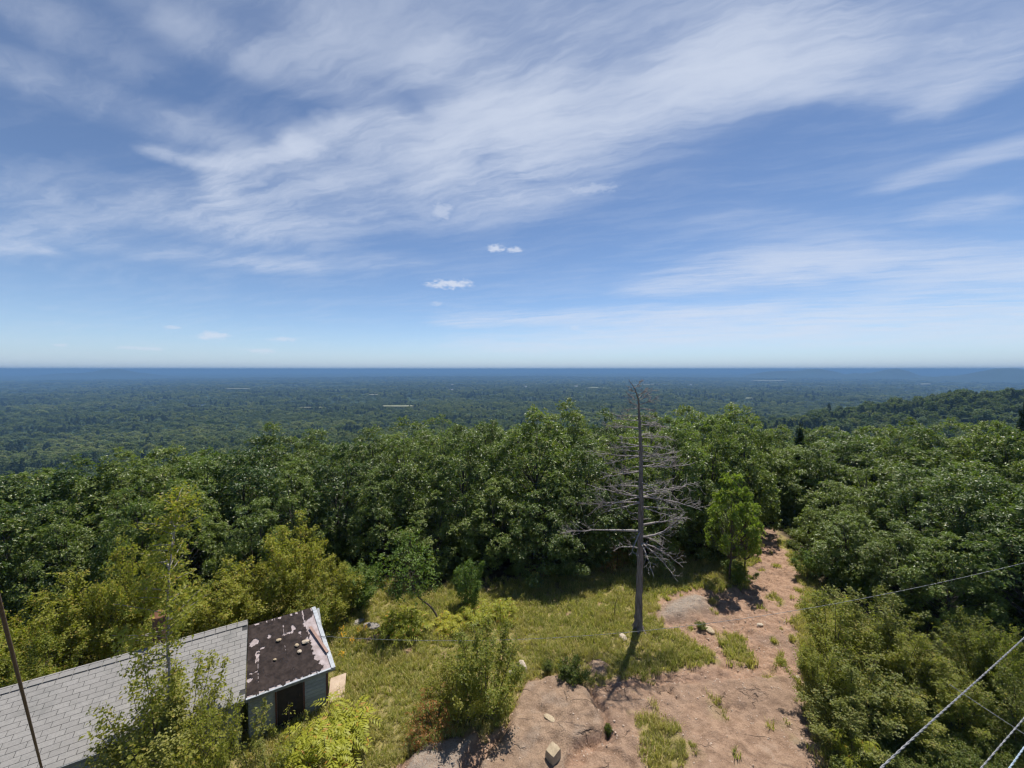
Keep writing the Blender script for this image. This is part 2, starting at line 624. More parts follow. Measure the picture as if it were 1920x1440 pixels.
leaf_material('bright_leaf', (0.13, 0.20, 0.030), (0.22, 0.29, 0.045), (0.26, 0.26, 0.05), 0.05, 0.45, 0.50, 0.3)
leaf_material('oak_leaf', (0.044, 0.084, 0.022), (0.158, 0.214, 0.048), (0.26, 0.25, 0.08), 0.06, 0.38, 0.40, 0.45, 0.70, 0.55)
leaf_material('birch_leaf', (0.115, 0.145, 0.032), (0.225, 0.235, 0.055), (0.31, 0.26, 0.06), 0.08, 0.44, 0.50, 0.32)
leaf_material('airy_leaf', (0.155, 0.185, 0.034), (0.275, 0.285, 0.058), (0.34, 0.28, 0.07), 0.08, 0.55, 0.50, 0.32)
leaf_material('yellow_leaf', (0.165, 0.200, 0.030), (0.275, 0.285, 0.045), (0.38, 0.28, 0.06), 0.10, 0.46, 0.50, 0.3)
leaf_material('green_leaf', (0.080, 0.145, 0.026), (0.150, 0.215, 0.038), (0.24, 0.24, 0.05), 0.06, 0.42, 0.50, 0.32)
leaf_material('sumac_leaf', (0.22, 0.27, 0.030), (0.37, 0.37, 0.045), (0.46, 0.24, 0.05), 0.05, 0.48, 0.5, 0.3)
leaf_material('red_leaf', (0.15, 0.11, 0.028), (0.31, 0.15, 0.045), (0.19, 0.22, 0.04), 0.4, 0.4, 0.5, 0.3)
leaf_material('low_leaf', (0.075, 0.115, 0.026), (0.150, 0.185, 0.042), (0.19, 0.17, 0.05), 0.12, 0.40, 0.5, 0.3)
leaf_material('far_leaf', (0.048, 0.080, 0.032), (0.112, 0.150, 0.052), (0.16, 0.18, 0.06), 0.05, 0.30, 0.65, 0.15, 0.8)
leaf_material('far_leaf_pale', (0.084, 0.125, 0.042), (0.165, 0.198, 0.066), (0.2, 0.2, 0.07), 0.05, 0.32, 0.65, 0.15, 0.8)
leaf_material('far_needle', (0.020, 0.042, 0.022), (0.042, 0.066, 0.030), (0.05, 0.07, 0.03), 0.05, 0.15, 0.7, 0.2, 0.6)
leaf_material('grass_blade', (0.140, 0.190, 0.036), (0.330, 0.330, 0.092), (0.50, 0.42, 0.20), 0.25, 0.45, 0.6, 0.2, 0.5)
leaf_material('goldenrod', (0.45, 0.27, 0.02), (0.62, 0.38, 0.03), (0.5, 0.3, 0.03), 0.2, 0.3, 0.6, 0.2)


def bark(name, c0, c1, scale=6.0, stretch=0.25, bump=0.5):
    m, t, out = material(name)
    co = t.node('ShaderNodeTexCoord').outputs['Object']
    v = t.vec('MULTIPLY', co, (1.0, 1.0, stretch))
    n = t.noise(v, scale, 6, 0.65, 0.4)
    n2 = t.noise(co, 1.3, 3, 0.5)
    col = t.mix(t.step(t.math('ADD', t.math('MULTIPLY', n, 0.75), t.math('MULTIPLY', n2, 0.25)), 0.3, 0.7), c0, c1)
    principled(t, out, col, 0.9, t.bump(n, bump, 0.03), 0.2)
    return m


bark('oak_bark', (0.045, 0.038, 0.032), (0.11, 0.095, 0.08))
bark('pine_bark', (0.095, 0.077, 0.068), (0.265, 0.225, 0.203), 9.0, 0.22, 0.9)
bark('dead_wood', (0.165, 0.145, 0.134), (0.37, 0.335, 0.316), 12.0, 0.3, 0.3)
bark('birch_bark', (0.18, 0.14, 0.11), (0.48, 0.45, 0.40), 10.0, 3.0, 0.2)
bark('stem_bark', (0.06, 0.045, 0.035), (0.14, 0.11, 0.08), 8.0, 0.4, 0.3)


def stone(name, c0, c1, sc=4.0, spec=0.25):
    m, t, out = material(name)
    co = t.node('ShaderNodeTexCoord').outputs['Object']
    n = t.noise(co, sc, 6, 0.62)
    n2 = t.noise(co, sc * 9, 3, 0.6)
    col = t.mix(t.step(n, 0.3, 0.7), c0, c1)
    col = t.mix(t.math('MULTIPLY', n2, 0.35), col, tuple(c * 0.5 for c in c0))
    principled(t, out, col, 0.85, t.bump(t.math('ADD', n, t.math('MULTIPLY', n2, 0.3)), 0.6, 0.03), spec)
    return m


stone('tan_stone', (0.33, 0.26, 0.17), (0.52, 0.42, 0.29))
stone('pale_stone', (0.40, 0.33, 0.25), (0.58, 0.49, 0.38))
stone('grey_stone', (0.20, 0.185, 0.17), (0.36, 0.32, 0.29))
stone('pink_pebble', (0.34, 0.24, 0.18), (0.62, 0.50, 0.40), 3.0)


def ground_material():
    m, t, out = material('hilltop_ground')
    co = t.node('ShaderNodeNewGeometry').outputs['Position']
    grass, rock, bare, grey, forest, can = [t.attr(n) for n in ('grass', 'rock', 'bare', 'grey', 'litter', 'canopy')]
    n_big = t.noise(co, 0.8, 5, 0.6)
    n_mid = t.noise(co, 3.2, 6, 0.65)
    n_fine = t.noise(co, 17.0, 5, 0.7)
    n_grit = t.noise(co, 55.0, 3, 0.7)
    # worn reddish soil with gravel
    soil = t.mix(t.step(n_mid, 0.3, 0.72), (0.245, 0.148, 0.096), (0.400, 0.262, 0.180))
    soil = t.mix(t.math('MULTIPLY', t.step(n_grit, 0.56, 0.72), 0.65), soil, (0.56, 0.41, 0.30))
    soil = t.mix(t.math('MULTIPLY', t.step(n_fine, 0.44, 0.28), 0.5), soil, (0.19, 0.115, 0.08))
    soil = t.mix(t.math('MULTIPLY', t.step(n_big, 0.56, 0.75), 0.4), soil, (0.29, 0.20, 0.145))
    n_wide = t.noise(co, 0.33, 4, 0.6)
    soil = t.mix(t.math('MULTIPLY', t.step(n_wide, 0.48, 0.62), 0.65), soil, (0.225, 0.155, 0.118))
    # pink granite with grey lichen
    rk = t.mix(t.step(n_mid, 0.3, 0.7), (0.190, 0.126, 0.084), (0.345, 0.240, 0.162))
    rk = t.mix(t.math('MULTIPLY', t.step(n_grit, 0.5, 0.72), 0.5), rk, (0.50, 0.38, 0.30))
    rk = t.mix(t.math('MULTIPLY', t.step(n_fine, 0.46, 0.30), 0.55), rk, (0.14, 0.10, 0.085))
    cw = t.vec('MULTIPLY', t.vec('ADD', co, t.vec('SCALE', t.noise(co, 1.6, 3, 0.6, colour=True), sc=0.7)), (0.75, 1.25, 0.6))
    crack = t.step(t.voronoi(cw, 0.85, 'DISTANCE_TO_EDGE'), 0.022, 0.0)
    crack = t.math('MULTIPLY', crack, t.step(t.noise(co, 0.9, 2, 0.5), 0.52, 0.64))
    rk = t.mix(t.math('MULTIPLY', crack, 0.6), rk, (0.075, 0.056, 0.046))
    soil = t.mix(t.math('MULTIPLY', crack, 0.12), soil, (0.12, 0.08, 0.06))
    lich = t.math('MAXIMUM', grey, t.math('MULTIPLY', t.step(n_big, 0.58, 0.72), 0.6))
    lich = t.math('MULTIPLY', lich, t.step(n_fine, 0.34, 0.56))
    rk = t.mix(t.math('MULTIPLY', lich, 0.6), rk, (0.31, 0.295, 0.265))
    # thatch and moss under the grass blades
    gr = t.mix(t.step(n_mid, 0.3, 0.7), (0.16, 0.15, 0.05), (0.33, 0.265, 0.11))
    gr = t.mix(t.math('MULTIPLY', t.step(n_big, 0.55, 0.7), 0.6), gr, (0.07, 0.095, 0.022))
    gr = t.mix(t.math('MULTIPLY', t.step(n_fine, 0.62, 0.75), 0.5), gr, (0.30, 0.22, 0.13))
    # leaf litter under the trees, its brown deepened to paint in their shade
    shaded_litter = t.mix(t.step(n_fine, 0.35, 0.65), (0.040, 0.036, 0.022), (0.10, 0.078, 0.045))
    # distant forest canopy seen from afar: stands of different species, self-shadow darkened into colour
    c_a = t.noise(co, 0.0016, 5, 0.6)
    c_b = t.noise(co, 0.012, 5, 0.65)
    c_c = t.noise(co, 0.08, 4, 0.65)
    cc = t.mix(t.step(t.math('ADD', t.math('MULTIPLY', c_b, 0.6), t.math('MULTIPLY', c_c, 0.4)), 0.36, 0.64), (0.014, 0.029, 0.014), (0.046, 0.076, 0.026))
    cc = t.mix(t.math('MULTIPLY', t.step(c_a, 0.52, 0.66), 0.6), cc, (0.022, 0.042, 0.024))
    col = t.mix(grass, soil, gr)
    col = t.mix(rock, col, rk)
    col = t.mix(forest, col, shaded_litter)
    col = t.mix(can, col, cc)
    h = t.math('ADD', t.math('MULTIPLY', n_mid, 0.6), t.math('ADD', t.math('MULTIPLY', n_fine, 0.34), t.math('MULTIPLY', n_grit, 0.16)))
    h = t.math('SUBTRACT', h, t.math('MULTIPLY', crack, 0.5))
    nb = t.bump(h, 0.9, 0.16)
    hc = t.math('ADD', t.math('MULTIPLY', c_c, 0.5), c_b)
    nc = t.node('ShaderNodeBump')
    t.l.new(hc, nc.inputs['Height'])
    nc.inputs['Distance'].default_value = 22.0
    t.l.new(can, nc.inputs['Strength'])
    t.l.new(nb, nc.inputs['Normal'])
    principled(t, out, col, 0.92, nc.outputs[0], 0.15)
    return m


ground_material()


def simple(name, col, rough=0.8, var=None, scale=5.0, bump=0.2, spec=0.3, metal=0.0, stretch=(1, 1, 1), objvar=0.0):
    m, t, out = material(name)
    oi = t.node('ShaderNodeObjectInfo').outputs['Random']
    co = t.vec('ADD', t.node('ShaderNodeTexCoord').outputs['Object'], t.comb(t.math('MULTIPLY', oi, 91.0), t.math('MULTIPLY', oi, 57.0), 0.0))
    n = t.noise(t.vec('MULTIPLY', co, stretch), scale, 5, 0.65)
    c = t.mix(t.step(n, 0.3, 0.7), col, var or tuple(x * 0.7 for x in col))
    if name == 'shingle':
        st_ = t.noise(t.vec('MULTIPLY', t.node('ShaderNodeNewGeometry').outputs['Position'], (1.0, 1.0, 0.35)), 1.4, 4, 0.6)
        c = t.mix(t.math('MULTIPLY', t.step(st_, 0.48, 0.72), 0.5), c, (0.15, 0.15, 0.14))
    if objvar:
        c = t.mix(t.math('MULTIPLY', oi, objvar), c, tuple(x * 0.45 for x in col))
    principled(t, out, c, rough, t.bump(n, bump, 0.01), spec, metal)
    return m


simple('shingle', (0.285, 0.272, 0.258), 0.9, (0.232, 0.222, 0.21), 22.0, 0.15, 0.12, objvar=0.22)
simple('shingle_base', (0.06, 0.06, 0.06), 0.95)
simple('tar_felt', (0.022, 0.017, 0.016), 0.9, (0.050, 0.038, 0.034), 5.0, 0.5, 0.10)
simple('pale_sheathing', (0.42, 0.36, 0.36), 0.85, (0.27, 0.22, 0.21), 5.0, 0.4, 0.25)
simple('flashing', (0.38, 0.41, 0.44), 0.55, (0.22, 0.235, 0.25), 7.0, 0.25, 0.5)
simple('teal_siding', (0.36, 0.375, 0.37), 0.85, (0.25, 0.265, 0.26), 9.0, 0.4, 0.25, stretch=(1, 1, 6), objvar=0.35)
simple('brown_door', (0.045, 0.032, 0.026), 0.8, (0.028, 0.022, 0.019), 8.0, 0.3)
simple('red_trim', (0.16, 0.065, 0.045), 0.8, (0.09, 0.045, 0.035), 9.0)
simple('board_wood', (0.36, 0.235, 0.19), 0.8, (0.25, 0.165, 0.135), 9.0, 0.4, stretch=(1, 6, 1))
simple('plywood', (0.50, 0.39, 0.29), 0.8, (0.38, 0.28, 0.2), 5.0, 0.3)
simple('grey_deck', (0.25, 0.26, 0.265), 0.85, (0.17, 0.175, 0.175), 8.0, 0.3)
simple('rusty_pipe', (0.075, 0.048, 0.034), 0.75, (0.15, 0.075, 0.04), 8.0, 0.4, 0.35)
simple('rusty_cap', (0.20, 0.10, 0.055), 0.8, (0.16, 0.07, 0.035), 8.0, 0.4)
simple('cable_grey', (0.27, 0.275, 0.28), 0.55, (0.12, 0.125, 0.13), 14.0, 0.2, 0.5, 0.3)
simple('cable_blue', (0.40, 0.50, 0.58), 0.45, (0.25, 0.32, 0.38), 14.0, 0.2, 0.5, 0.2)
simple('cable_rust', (0.16, 0.105, 0.075), 0.7, (0.09, 0.06, 0.045), 30.0, 0.4, 0.4)
simple('hay_field', (0.26, 0.25, 0.15), 0.95, (0.17, 0.18, 0.09), 0.01, 0.0)
simple('pond_water', (0.10, 0.13, 0.16), 0.15, (0.08, 0.11, 0.14), 0.05, 0.0, 0.6)
simple('white_barn', (0.72, 0.72, 0.70), 0.7, (0.6, 0.6, 0.6), 0.1, 0.0)
simple('barn_roof', (0.30, 0.30, 0.31), 0.7, (0.2, 0.2, 0.2), 0.1, 0.0)

# ------------------------------------------------------------------ ground: one sheet from the hilltop to the horizon


def axis_lines(lo, hi, step, reach_lo, reach_hi, n):
    core = np.arange(lo, hi + 1e-6, step)

    def out(reach):
        k = np.arange(1, n + 1)
        a, b = 1.0001, 1.4
        for i in range(80):
            r = (a + b) / 2
            if step * (r ** (n + 1) - r) / (r - 1) < reach:
                a = r
            else:
                b = r
        return np.cumsum(step * r ** k)
    return np.concatenate([(lo - out(reach_lo))[::-1], core, hi + out(reach_hi)])


gx = axis_lines(-17.5, 20.5, 0.085, 45000, 45000, 110)
gy = axis_lines(9.0, 31.0, 0.085, 4000, 45000, 110)
GX, GY = np.meshgrid(gx, gy)
fx, fy = GX.ravel(), GY.ravel()
fz = height(fx, fy)
nx, ny = len(gx), len(gy)
ii = (np.arange(ny - 1)[:, None] * nx + np.arange(nx - 1)[None, :]).ravel()
gm = MB()
gm.add(np.stack([fx, fy, fz], 1), np.stack([ii, ii + 1, ii + nx + 1, ii + nx], 1))
gme = gm.mesh('ground', MAT['hilltop_ground'], smooth=True)


def masks(x, y):
    """grass, rock, bare, grey lichen, leaf litter, far canopy."""
    x = np.asarray(x, float)
    y = np.asarray(y, float)
    r = np.hypot(x, y)
    wob = 0.5 * fbm(x / 1.3, y / 1.3, 4) + 0.16 * fbm(x / 0.25 + 3, y / 0.25, 2)
    bare = sstep(-(poly_sd(BARE, x, y) + wob), -0.12, 0.22)
    for p in PATCHES:
        bare = bare * (1 - 0.9 * sstep(-(poly_sd(p, x, y) + wob * 1.3), -0.15, 0.4))
    # scattered tufts in the bare ground and worn spots in the grass
    spots = sstep(fbm(x / 1.1 + 31, y / 1.1, 4), 0.30, 0.52)
    bare = np.clip(bare * (1 - 0.75 * spots) + (1 - bare) * sstep(fbm(x / 0.8 - 7, y / 0.8, 3), 0.42, 0.6) * 0.8, 0, 1)
    a, b, c, d, e, f = ledges(x, y)
    rock = np.maximum.reduce([a, 0.55 * b, c, d, e, f])
    gp = PATCHES[0]
    rock = rock * (1 - sstep(-(poly_sd(gp, x, y) + wob), -0.1, 0.3))
    bare = np.maximum(bare, rock)
    edge = sstep(-(poly_sd(FOREST_EDGE, x, y) + 0.9 * fbm(x / 2.2, y / 2.2, 3)), -0.3, 0.8)
    path = sstep(-(poly_sd(BARE, x, y) + wob * .6), -0.1, 0.3)
    litter = edge * (1 - path)
    grey = np.maximum.reduce([d, 0.8 * c, 0.35 * a * sstep(fbm(x / .7, y / .7, 3), 0.0, 0.4)])
    can = sstep(r, 55, 90)
    grass = (1 - bare) * (1 - litter)
    return grass, rock, bare, grey, litter, can


# clearing outline: outside of it is woodland floor
CLEARING = PIX([(-900, 1440), (-200, 1230), (300, 1150), (560, 1110), (680, 1090), (760, 1098), (860, 1100), (930, 1098), (1010, 1088), (1080, 1066), (1180, 1045),
                (1300, 1042), (1390, 1036), (1420, 1010), (1435, 985), (1455, 985), (1470, 1015), (1500, 1070), (1560, 1150), (1700, 1190), (2100, 1240), (2900, 1440), (2400, 2400), (-800, 2400)])


class _Out:
    pass


FOREST_EDGE = None
_poly_sd = poly_sd


def poly_sd(poly, x, y):
    if poly is None:
        return -_poly_sd(CLEARING, x, y)
    return _poly_sd(poly, x, y)


mk = masks(fx, fy)
for nme, v in zip(('grass', 'rock', 'bare', 'grey', 'litter', 'canopy'), mk):
    vert_attr(gme, nme, v)
ground = link(bpy.data.objects.new('ground', gme))
tag(ground, 'grassy hilltop with worn reddish path falling away to a wooded plain', None, None, 'structure')

# ------------------------------------------------------------------ far hills on the horizon
simple('far_forest', (0.030, 0.055, 0.028), 0.95, (0.020, 0.038, 0.022), 0.002, 0.0)


def far_hill(px0, px1, pyt, dist, label, thick=3000.0):
    """A long low wooded hill standing dist metres out on the plain."""
    n = 60
    a0, a1 = (px0 - CX) / F, (px1 - CX) / F
    top = CAMZ + (HORIZON - pyt) / F * dist
    us = np.linspace(0, 1, n)
    mb = MB()
    prof = np.sin(np.pi * us) ** 0.8 * (0.75 + 0.5 * np.array([fbm(np.array([u * 3.1 + px0]), np.array([dist * 1e-3]), 3)[0] for u in us]))
    prof = prof / prof.max()
    rows = []
    for w, hfac in ((-1, 0), (-.6, .35), (-.25, .85), (0, 1), (.3, .8), (.7, .3), (1, 0)):
        yy = dist + w * thick
        rows.append(np.stack([(a0 + (a1 - a0) * us) * (dist + w * thick * .3), np.full(n, yy), -165 + (top + 165) * prof * hfac], 1))
    v = np.vstack(rows)
    i = (np.arange(len(rows) - 1)[:, None] * n + np.arange(n - 1)[None, :]).ravel()
    mb.add(v, np.stack([i, i + 1, i + n + 1, i + n], 1))
    o = mb.build('hill', MAT['far_forest'], None, True)
    tag(o, label, None, None, 'structure')


far_hill(1380, 1640, 691.4, 7000, 'low blue hill on the horizon, left of the rounded hill at right', 900)
far_hill(1560, 1770, 690.8, 6200, 'rounded blue hill on the right-hand horizon', 700)
far_hill(1690, 2150, 690.3, 4800, 'long blue ridge on the horizon at the far right', 700)
far_hill(60, 330, 691.0, 7600, 'low blue hill on the horizon at the far left', 800)


# ------------------------------------------------------------------ plants
def rosettes(rs, centres, axes, k, L, W, spread=0.9, droop=0.25, jitter=0.0):
    """Leaf quads: k leaves fanned round each twig tip."""
    n = len(centres)
    c = np.repeat(centres, k, 0)
    a = np.repeat(axes, k, 0)
    N = n * k
    if jitter:
        c = c + rs.normal(0, jitter, (N, 3))
    rv = rs.normal(size=(N, 3))
    side = np.cross(a, rv)
    side /= np.linalg.norm(side, axis=1)[:, None] + 1e-9
    d = a * (1 - spread * rs.uniform(0.6, 1.1, (N, 1))) + side * spread
    d[:, 2] -= droop * rs.uniform(0, 1, N)
    d /= np.linalg.norm(d, axis=1)[:, None] + 1e-9
    up = a + rs.normal(0, 0.45, (N, 3))
    w = np.cross(d, up)
    w /= np.linalg.norm(w, axis=1)[:, None] + 1e-9
    l = L * rs.uniform(0.65, 1.25, (N, 1))
    ww = W * rs.uniform(0.7, 1.2, (N, 1)) * 0.5
    mid = c + d * l * 0.5
    tip = c + d * l
    nrm = np.cross(w, d)
    fold = nrm * ww * 0.35
    v = np.stack([c, mid + w * ww + fold, tip, mid - w * ww + fold], 1).reshape(-1, 3)
    q = np.arange(N * 4).reshape(-1, 4)
    return v, q, N


def bez(p0, p1, p2, n):
    t = np.linspace(0, 1, n)[:, None]
    return (1 - t) ** 2 * p0 + 2 * t * (1 - t) * p1 + t * t * p2


def leaf_mesh(name, rs, parts, mat):
    mb = MB()
    N = 0
    for v, q, n in parts:
        mb.add(v, q)
        N += n
    me = mb.mesh(name, mat)
    face_attr(me, 'rnd', rs.uniform(0, 1, N))
    face_attr(me, 'rnd2', rs.uniform(0, 1, N))
    return me


def oak_meshes(seed, H=8.5, R=3.6, clumps=64, twigs=26, leaf=0.17, leaves=8, base=0.27, mat='oak_leaf', barkm='oak_bark', trunk_r=0.15, stems=None):
    rs = np.random.RandomState(seed)
    tb = MB()
    ns = stems or rs.choice([1, 2, 2, 3])
    tops = []
    for s in range(ns):
        a = rs.uniform(0, 6.28)
        lean = (0.0 if ns == 1 else 0.30) * R * rs.uniform(0.5, 1.2)
        p0 = np.array([0.12 * math.cos(a) * (ns > 1), 0.12 * math.sin(a) * (ns > 1), -0.25])
        p2 = np.array([lean * math.cos(a), lean * math.sin(a), H * rs.uniform(0.72, 0.86)])
        p1 = np.array([0.2 * lean * math.cos(a) + rs.normal(0, .2), 0.2 * lean * math.sin(a) + rs.normal(0, .2), H * 0.4])
        pts = bez(p0, p1, p2, 12)
        pts[1:-1, :2] += rs.normal(0, 0.04, (10, 2))
        rad = trunk_r * (1.0 if ns == 1 else 0.78) * (1 - 0.86 * np.linspace(0, 1, 12) ** 0.9)
        rad[0] *= 1.5
        tb.tube(pts, rad, 7)
        tops.append((pts, rad))
    # crown clumps on and inside a lumpy dome
    cen = []
    tries = 0
    while len(cen) < clumps and tries < 8000:
        tries += 1
        u = rs.uniform(0, 1)
        z = base + (1 - base) * rs.uniform(0, 1)
        zz = (z - base) / (1 - base)
        env = R * (0.62 + 0.38 * math.sin(math.pi * min(1, zz * 1.1 + 0.12))) * math.sqrt(max(0.0, 1 - max(0, (zz - 0.35) / 0.66) ** 2.2))
        a = rs.uniform(0, 6.28)
        env *= 0.84 + 0.22 * math.sin(3 * a + seed) * math.cos(4 * zz + seed)
        rr = env * (0.30 + 0.70 * u ** 0.45)
        p = np.array([rr * math.cos(a), rr * math.sin(a), z * H - 0.3])
        if all(np.linalg.norm((p - q) * (1, 1, 1.25)) > 0.86 * R / 3.6 for q in cen):
            cen.append(p)
    parts = []
    for p in cen:
        pts, rad = tops[np.argmin([np.linalg.norm(t[0][8][:2] - p[:2]) for t in tops])]
        zt = np.clip(p[2] * 0.62 - 0.12 * np.linalg.norm(p[:2]), H * 0.16, H * 0.8)
        i = int(np.argmin(abs(pts[:, 2] - zt)))
        s0 = pts[i]
        mid = s0 * 0.45 + p * 0.55 + np.array([0, 0, -0.10 * np.linalg.norm(p - s0)]) + rs.normal(0, .12, 3)
        bp = bez(s0, mid, p, 7)
        tb.tube(bp, np.linspace(max(0.022, rad[i] * 0.42), 0.008, 7), 4, cap=False)
        cr = rs.uniform(0.55, 0.95) * R / 3.6
        out = p - np.array([0, 0, H * 0.42])
        out /= np.linalg.norm(out) + 1e-9
        nt = max(4, int(twigs * rs.uniform(0.6, 1.35)))
        d = rs.normal(size=(nt, 3))
        d /= np.linalg.norm(d, axis=1)[:, None]
        d = d + 0.55 * out + np.array([0, 0, 0.25])
        d /= np.linalg.norm(d, axis=1)[:, None]
        tc = p + d * np.array([1.0, 1.0, 0.72]) * cr * rs.uniform(0.45, 1.1, (nt, 1))
        ax = d * 0.55 + np.array([0, 0, 0.65]) + rs.normal(0, .22, (nt, 3))
        ax /= np.linalg.norm(ax, axis=1)[:, None]
        parts.append(rosettes(rs, tc, ax, leaves, leaf, leaf * 0.55, 0.85, 0.3, 0.05))
        for j in range(0, nt, 5):
            tb.tube([p, (p + tc[j]) / 2 + rs.normal(0, .04, 3), tc[j]], [0.010, 0.007, 0.004], 3, cap=False)
    return tb.mesh('trunk', MAT[barkm], True), leaf_mesh('crown', rs, parts, MAT[mat])


def shrub_meshes(seed, H=3.2, R=1.4, stems=16, leaf=0.075, leaves=3, dens=38, mat='birch_leaf', barkm='stem_bark', upright=0.75, base=0.08, twiglen=0.45, stem_r=0.018, wide=0.72):
    """Many thin stems from one foot, small leaves on fine side twigs."""
    rs = np.random.RandomState(seed)
    tb = MB()
    cs, axs = [], []
    for s in range(stems):
        a = rs.uniform(0, 6.28)
        rr = R * math.sqrt(rs.uniform(0, 1)) * 0.95
        h = H * (1 - 0.45 * (rr / R) ** 1.6) * rs.uniform(0.78, 1.08)
        p0 = np.array([0.25 * rr * math.cos(a), 0.25 * rr * math.sin(a), -0.12])
        p2 = np.array([rr * math.cos(a), rr * math.sin(a), h])
        p1 = np.array([rr * (1 - upright) * 1.6 * math.cos(a), rr * (1 - upright) * 1.6 * math.sin(a), h * 0.55]) + rs.normal(0, .06, 3)
        pts = bez(p0, p1, p2, 10)
        tb.tube(pts, np.linspace(stem_r * h / 3, 0.004, 10), 4, cap=False)
        m = int(dens * rs.uniform(.8, 1.2))
        tt = base + (1 - base) * rs.uniform(0, 1, m) ** wide
        idx = np.clip(tt * 9, 0, 8.999)
        i0 = idx.astype(int)
        on = pts[i0] + (pts[i0 + 1] - pts[i0]) * (idx - i0)[:, None]
        d = rs.normal(size=(m, 3))
        d[:, 2] = abs(d[:, 2]) * 0.6 + 0.15
        d /= np.linalg.norm(d, axis=1)[:, None]
        ln = twiglen * (1.1 - 0.75 * tt) * rs.uniform(.35, 1.1, m)
        tip = on + d * ln[:, None]
        for j in range(0, m, 4):
            tb.tube([on[j], (on[j] + tip[j]) / 2 + (0, 0, .02), tip[j]], [0.006, 0.004, 0.002], 3, cap=False)
        for f in (0.35, 0.7, 1.0):
            cs.append(on + d * (ln * f)[:, None] + rs.normal(0, .03, (m, 3)))
            ax = d * 0.6 + (0, 0, 0.5) + rs.normal(0, .3, (m, 3))
            axs.append(ax / np.linalg.norm(ax, axis=1)[:, None])
    return tb.mesh('stems', MAT[barkm], True), leaf_mesh('foliage', rs, [rosettes(rs, np.vstack(cs), np.vstack(axs), leaves, leaf, leaf * 0.7, 0.9, 0.35, 0.03)], MAT[mat])


def sumac_meshes(seed, H=1.2, R=0.8, stems=22, mat='sumac_leaf', leaf=0.15):
    """Low suckers with drooping compound leaves spread like small umbrellas."""
    rs = np.random.RandomState(seed)
    tb = MB()
    parts = []
    for s in range(stems):
        a, rr = rs.uniform(0, 6.28), R * math.sqrt(rs.uniform(0, 1))
        h = H * (1 - 0.4 * (rr / R) ** 2) * rs.uniform(0.6, 1.1)
        foot = np.array([rr * .75 * math.cos(a), rr * .75 * math.sin(a), -0.08])
        top = np.array([rr * math.cos(a), rr * math.sin(a), h])
        tb.tube(bez(foot, (foot + top) / 2 + rs.normal(0, .04, 3), top, 5), np.linspace(0.014, 0.006, 5), 4, cap=False)
        for k in range(rs.randint(6, 10)):
            b = rs.uniform(0, 6.28)
            l = rs.uniform(.28, .5)
            st = foot + (top - foot) * rs.uniform(.45, 1)
            d = np.array([math.cos(b), math.sin(b), 0])
            pts = bez(st, st + d * l * .6 + (0, 0, l * .35), st + d * l + (0, 0, -l * .1), 7)
            ax = np.gradient(pts, axis=0)
            ax /= np.linalg.norm(ax, axis=1)[:, None]
            side = np.cross(ax, (0, 0, 1.0))
            side /= np.linalg.norm(side, axis=1)[:, None]
            vs = []
            for sg in (-1, 1):
                for j in range(1, 7):
                    c = pts[j]
                    dd = side[j] * sg * .85 + ax[j] * .45 + (0, 0, -.25)
                    dd = dd / np.linalg.norm(dd)
                    L = leaf * rs.uniform(.75, 1.15)
                    w = ax[j] * L * .17
                    vs += [c, c + dd * L * .5 + w, c + dd * L, c + dd * L * .5 - w]
            parts.append((np.array(vs), np.arange(len(vs)).reshape(-1, 4), len(vs) // 4))
    return tb.mesh('stems', MAT['stem_bark'], True), leaf_mesh('foliage', rs, parts, MAT[mat])


def plant(name, meshes, loc, rz, sc, label, cat, group=None, pnames=('trunk', 'crown'), tilt=(0, 0)):
    e = empty(name, loc, rz, sc)
    e.rotation_euler = (tilt[0], tilt[1], rz)
    for nm, me in zip(pnames, meshes):
        link(bpy.data.objects.new(nm, me), e)
    tag(e, label, cat, group)
    return e


R0 = random.Random(11)
OAK = [oak_meshes(100 + i, R=3.6 + 0.2 * (i % 3), twigs=42, clumps=[64, 70, 58, 66, 62, 72][i], base=.13, leaf=.18) for i in range(6)]
ORD = ['first', 'second', 'third', 'fourth', 'fifth', 'sixth', 'seventh', 'eighth', 'ninth', 'tenth', 'eleventh', 'twelfth', 'thirteenth', 'fourteenth',
       'fifteenth', 'sixteenth', 'seventeenth', 'eighteenth', 'nineteenth', 'twentieth', 'twenty-first', 'twenty-second', 'twenty-third', 'twenty-fourth', 'twenty-fifth', 'twenty-sixth',
       'twenty-seventh', 'twenty-eighth', 'twenty-ninth', 'thirtieth']


def oak_row(rows, phrase, group):
    """rows: (photo x, depth, photo y of the top, crown radius)."""
    rows = sorted(rows)
    for i, (px, Y, pyt, rad) in enumerate(rows):
        p = at_depth(px, 900, Y)
        top = at_depth(px, pyt, Y).z
        g = hz(p.x, Y)
        H = top - g
        s = rad / 3.7
        plant('oak_tree', OAK[R0.randrange(6)], (p.x, Y, g), R0.uniform(0, 6.28), (s, s, H / 8.35), phrase % ORD[i], 'tree', group)


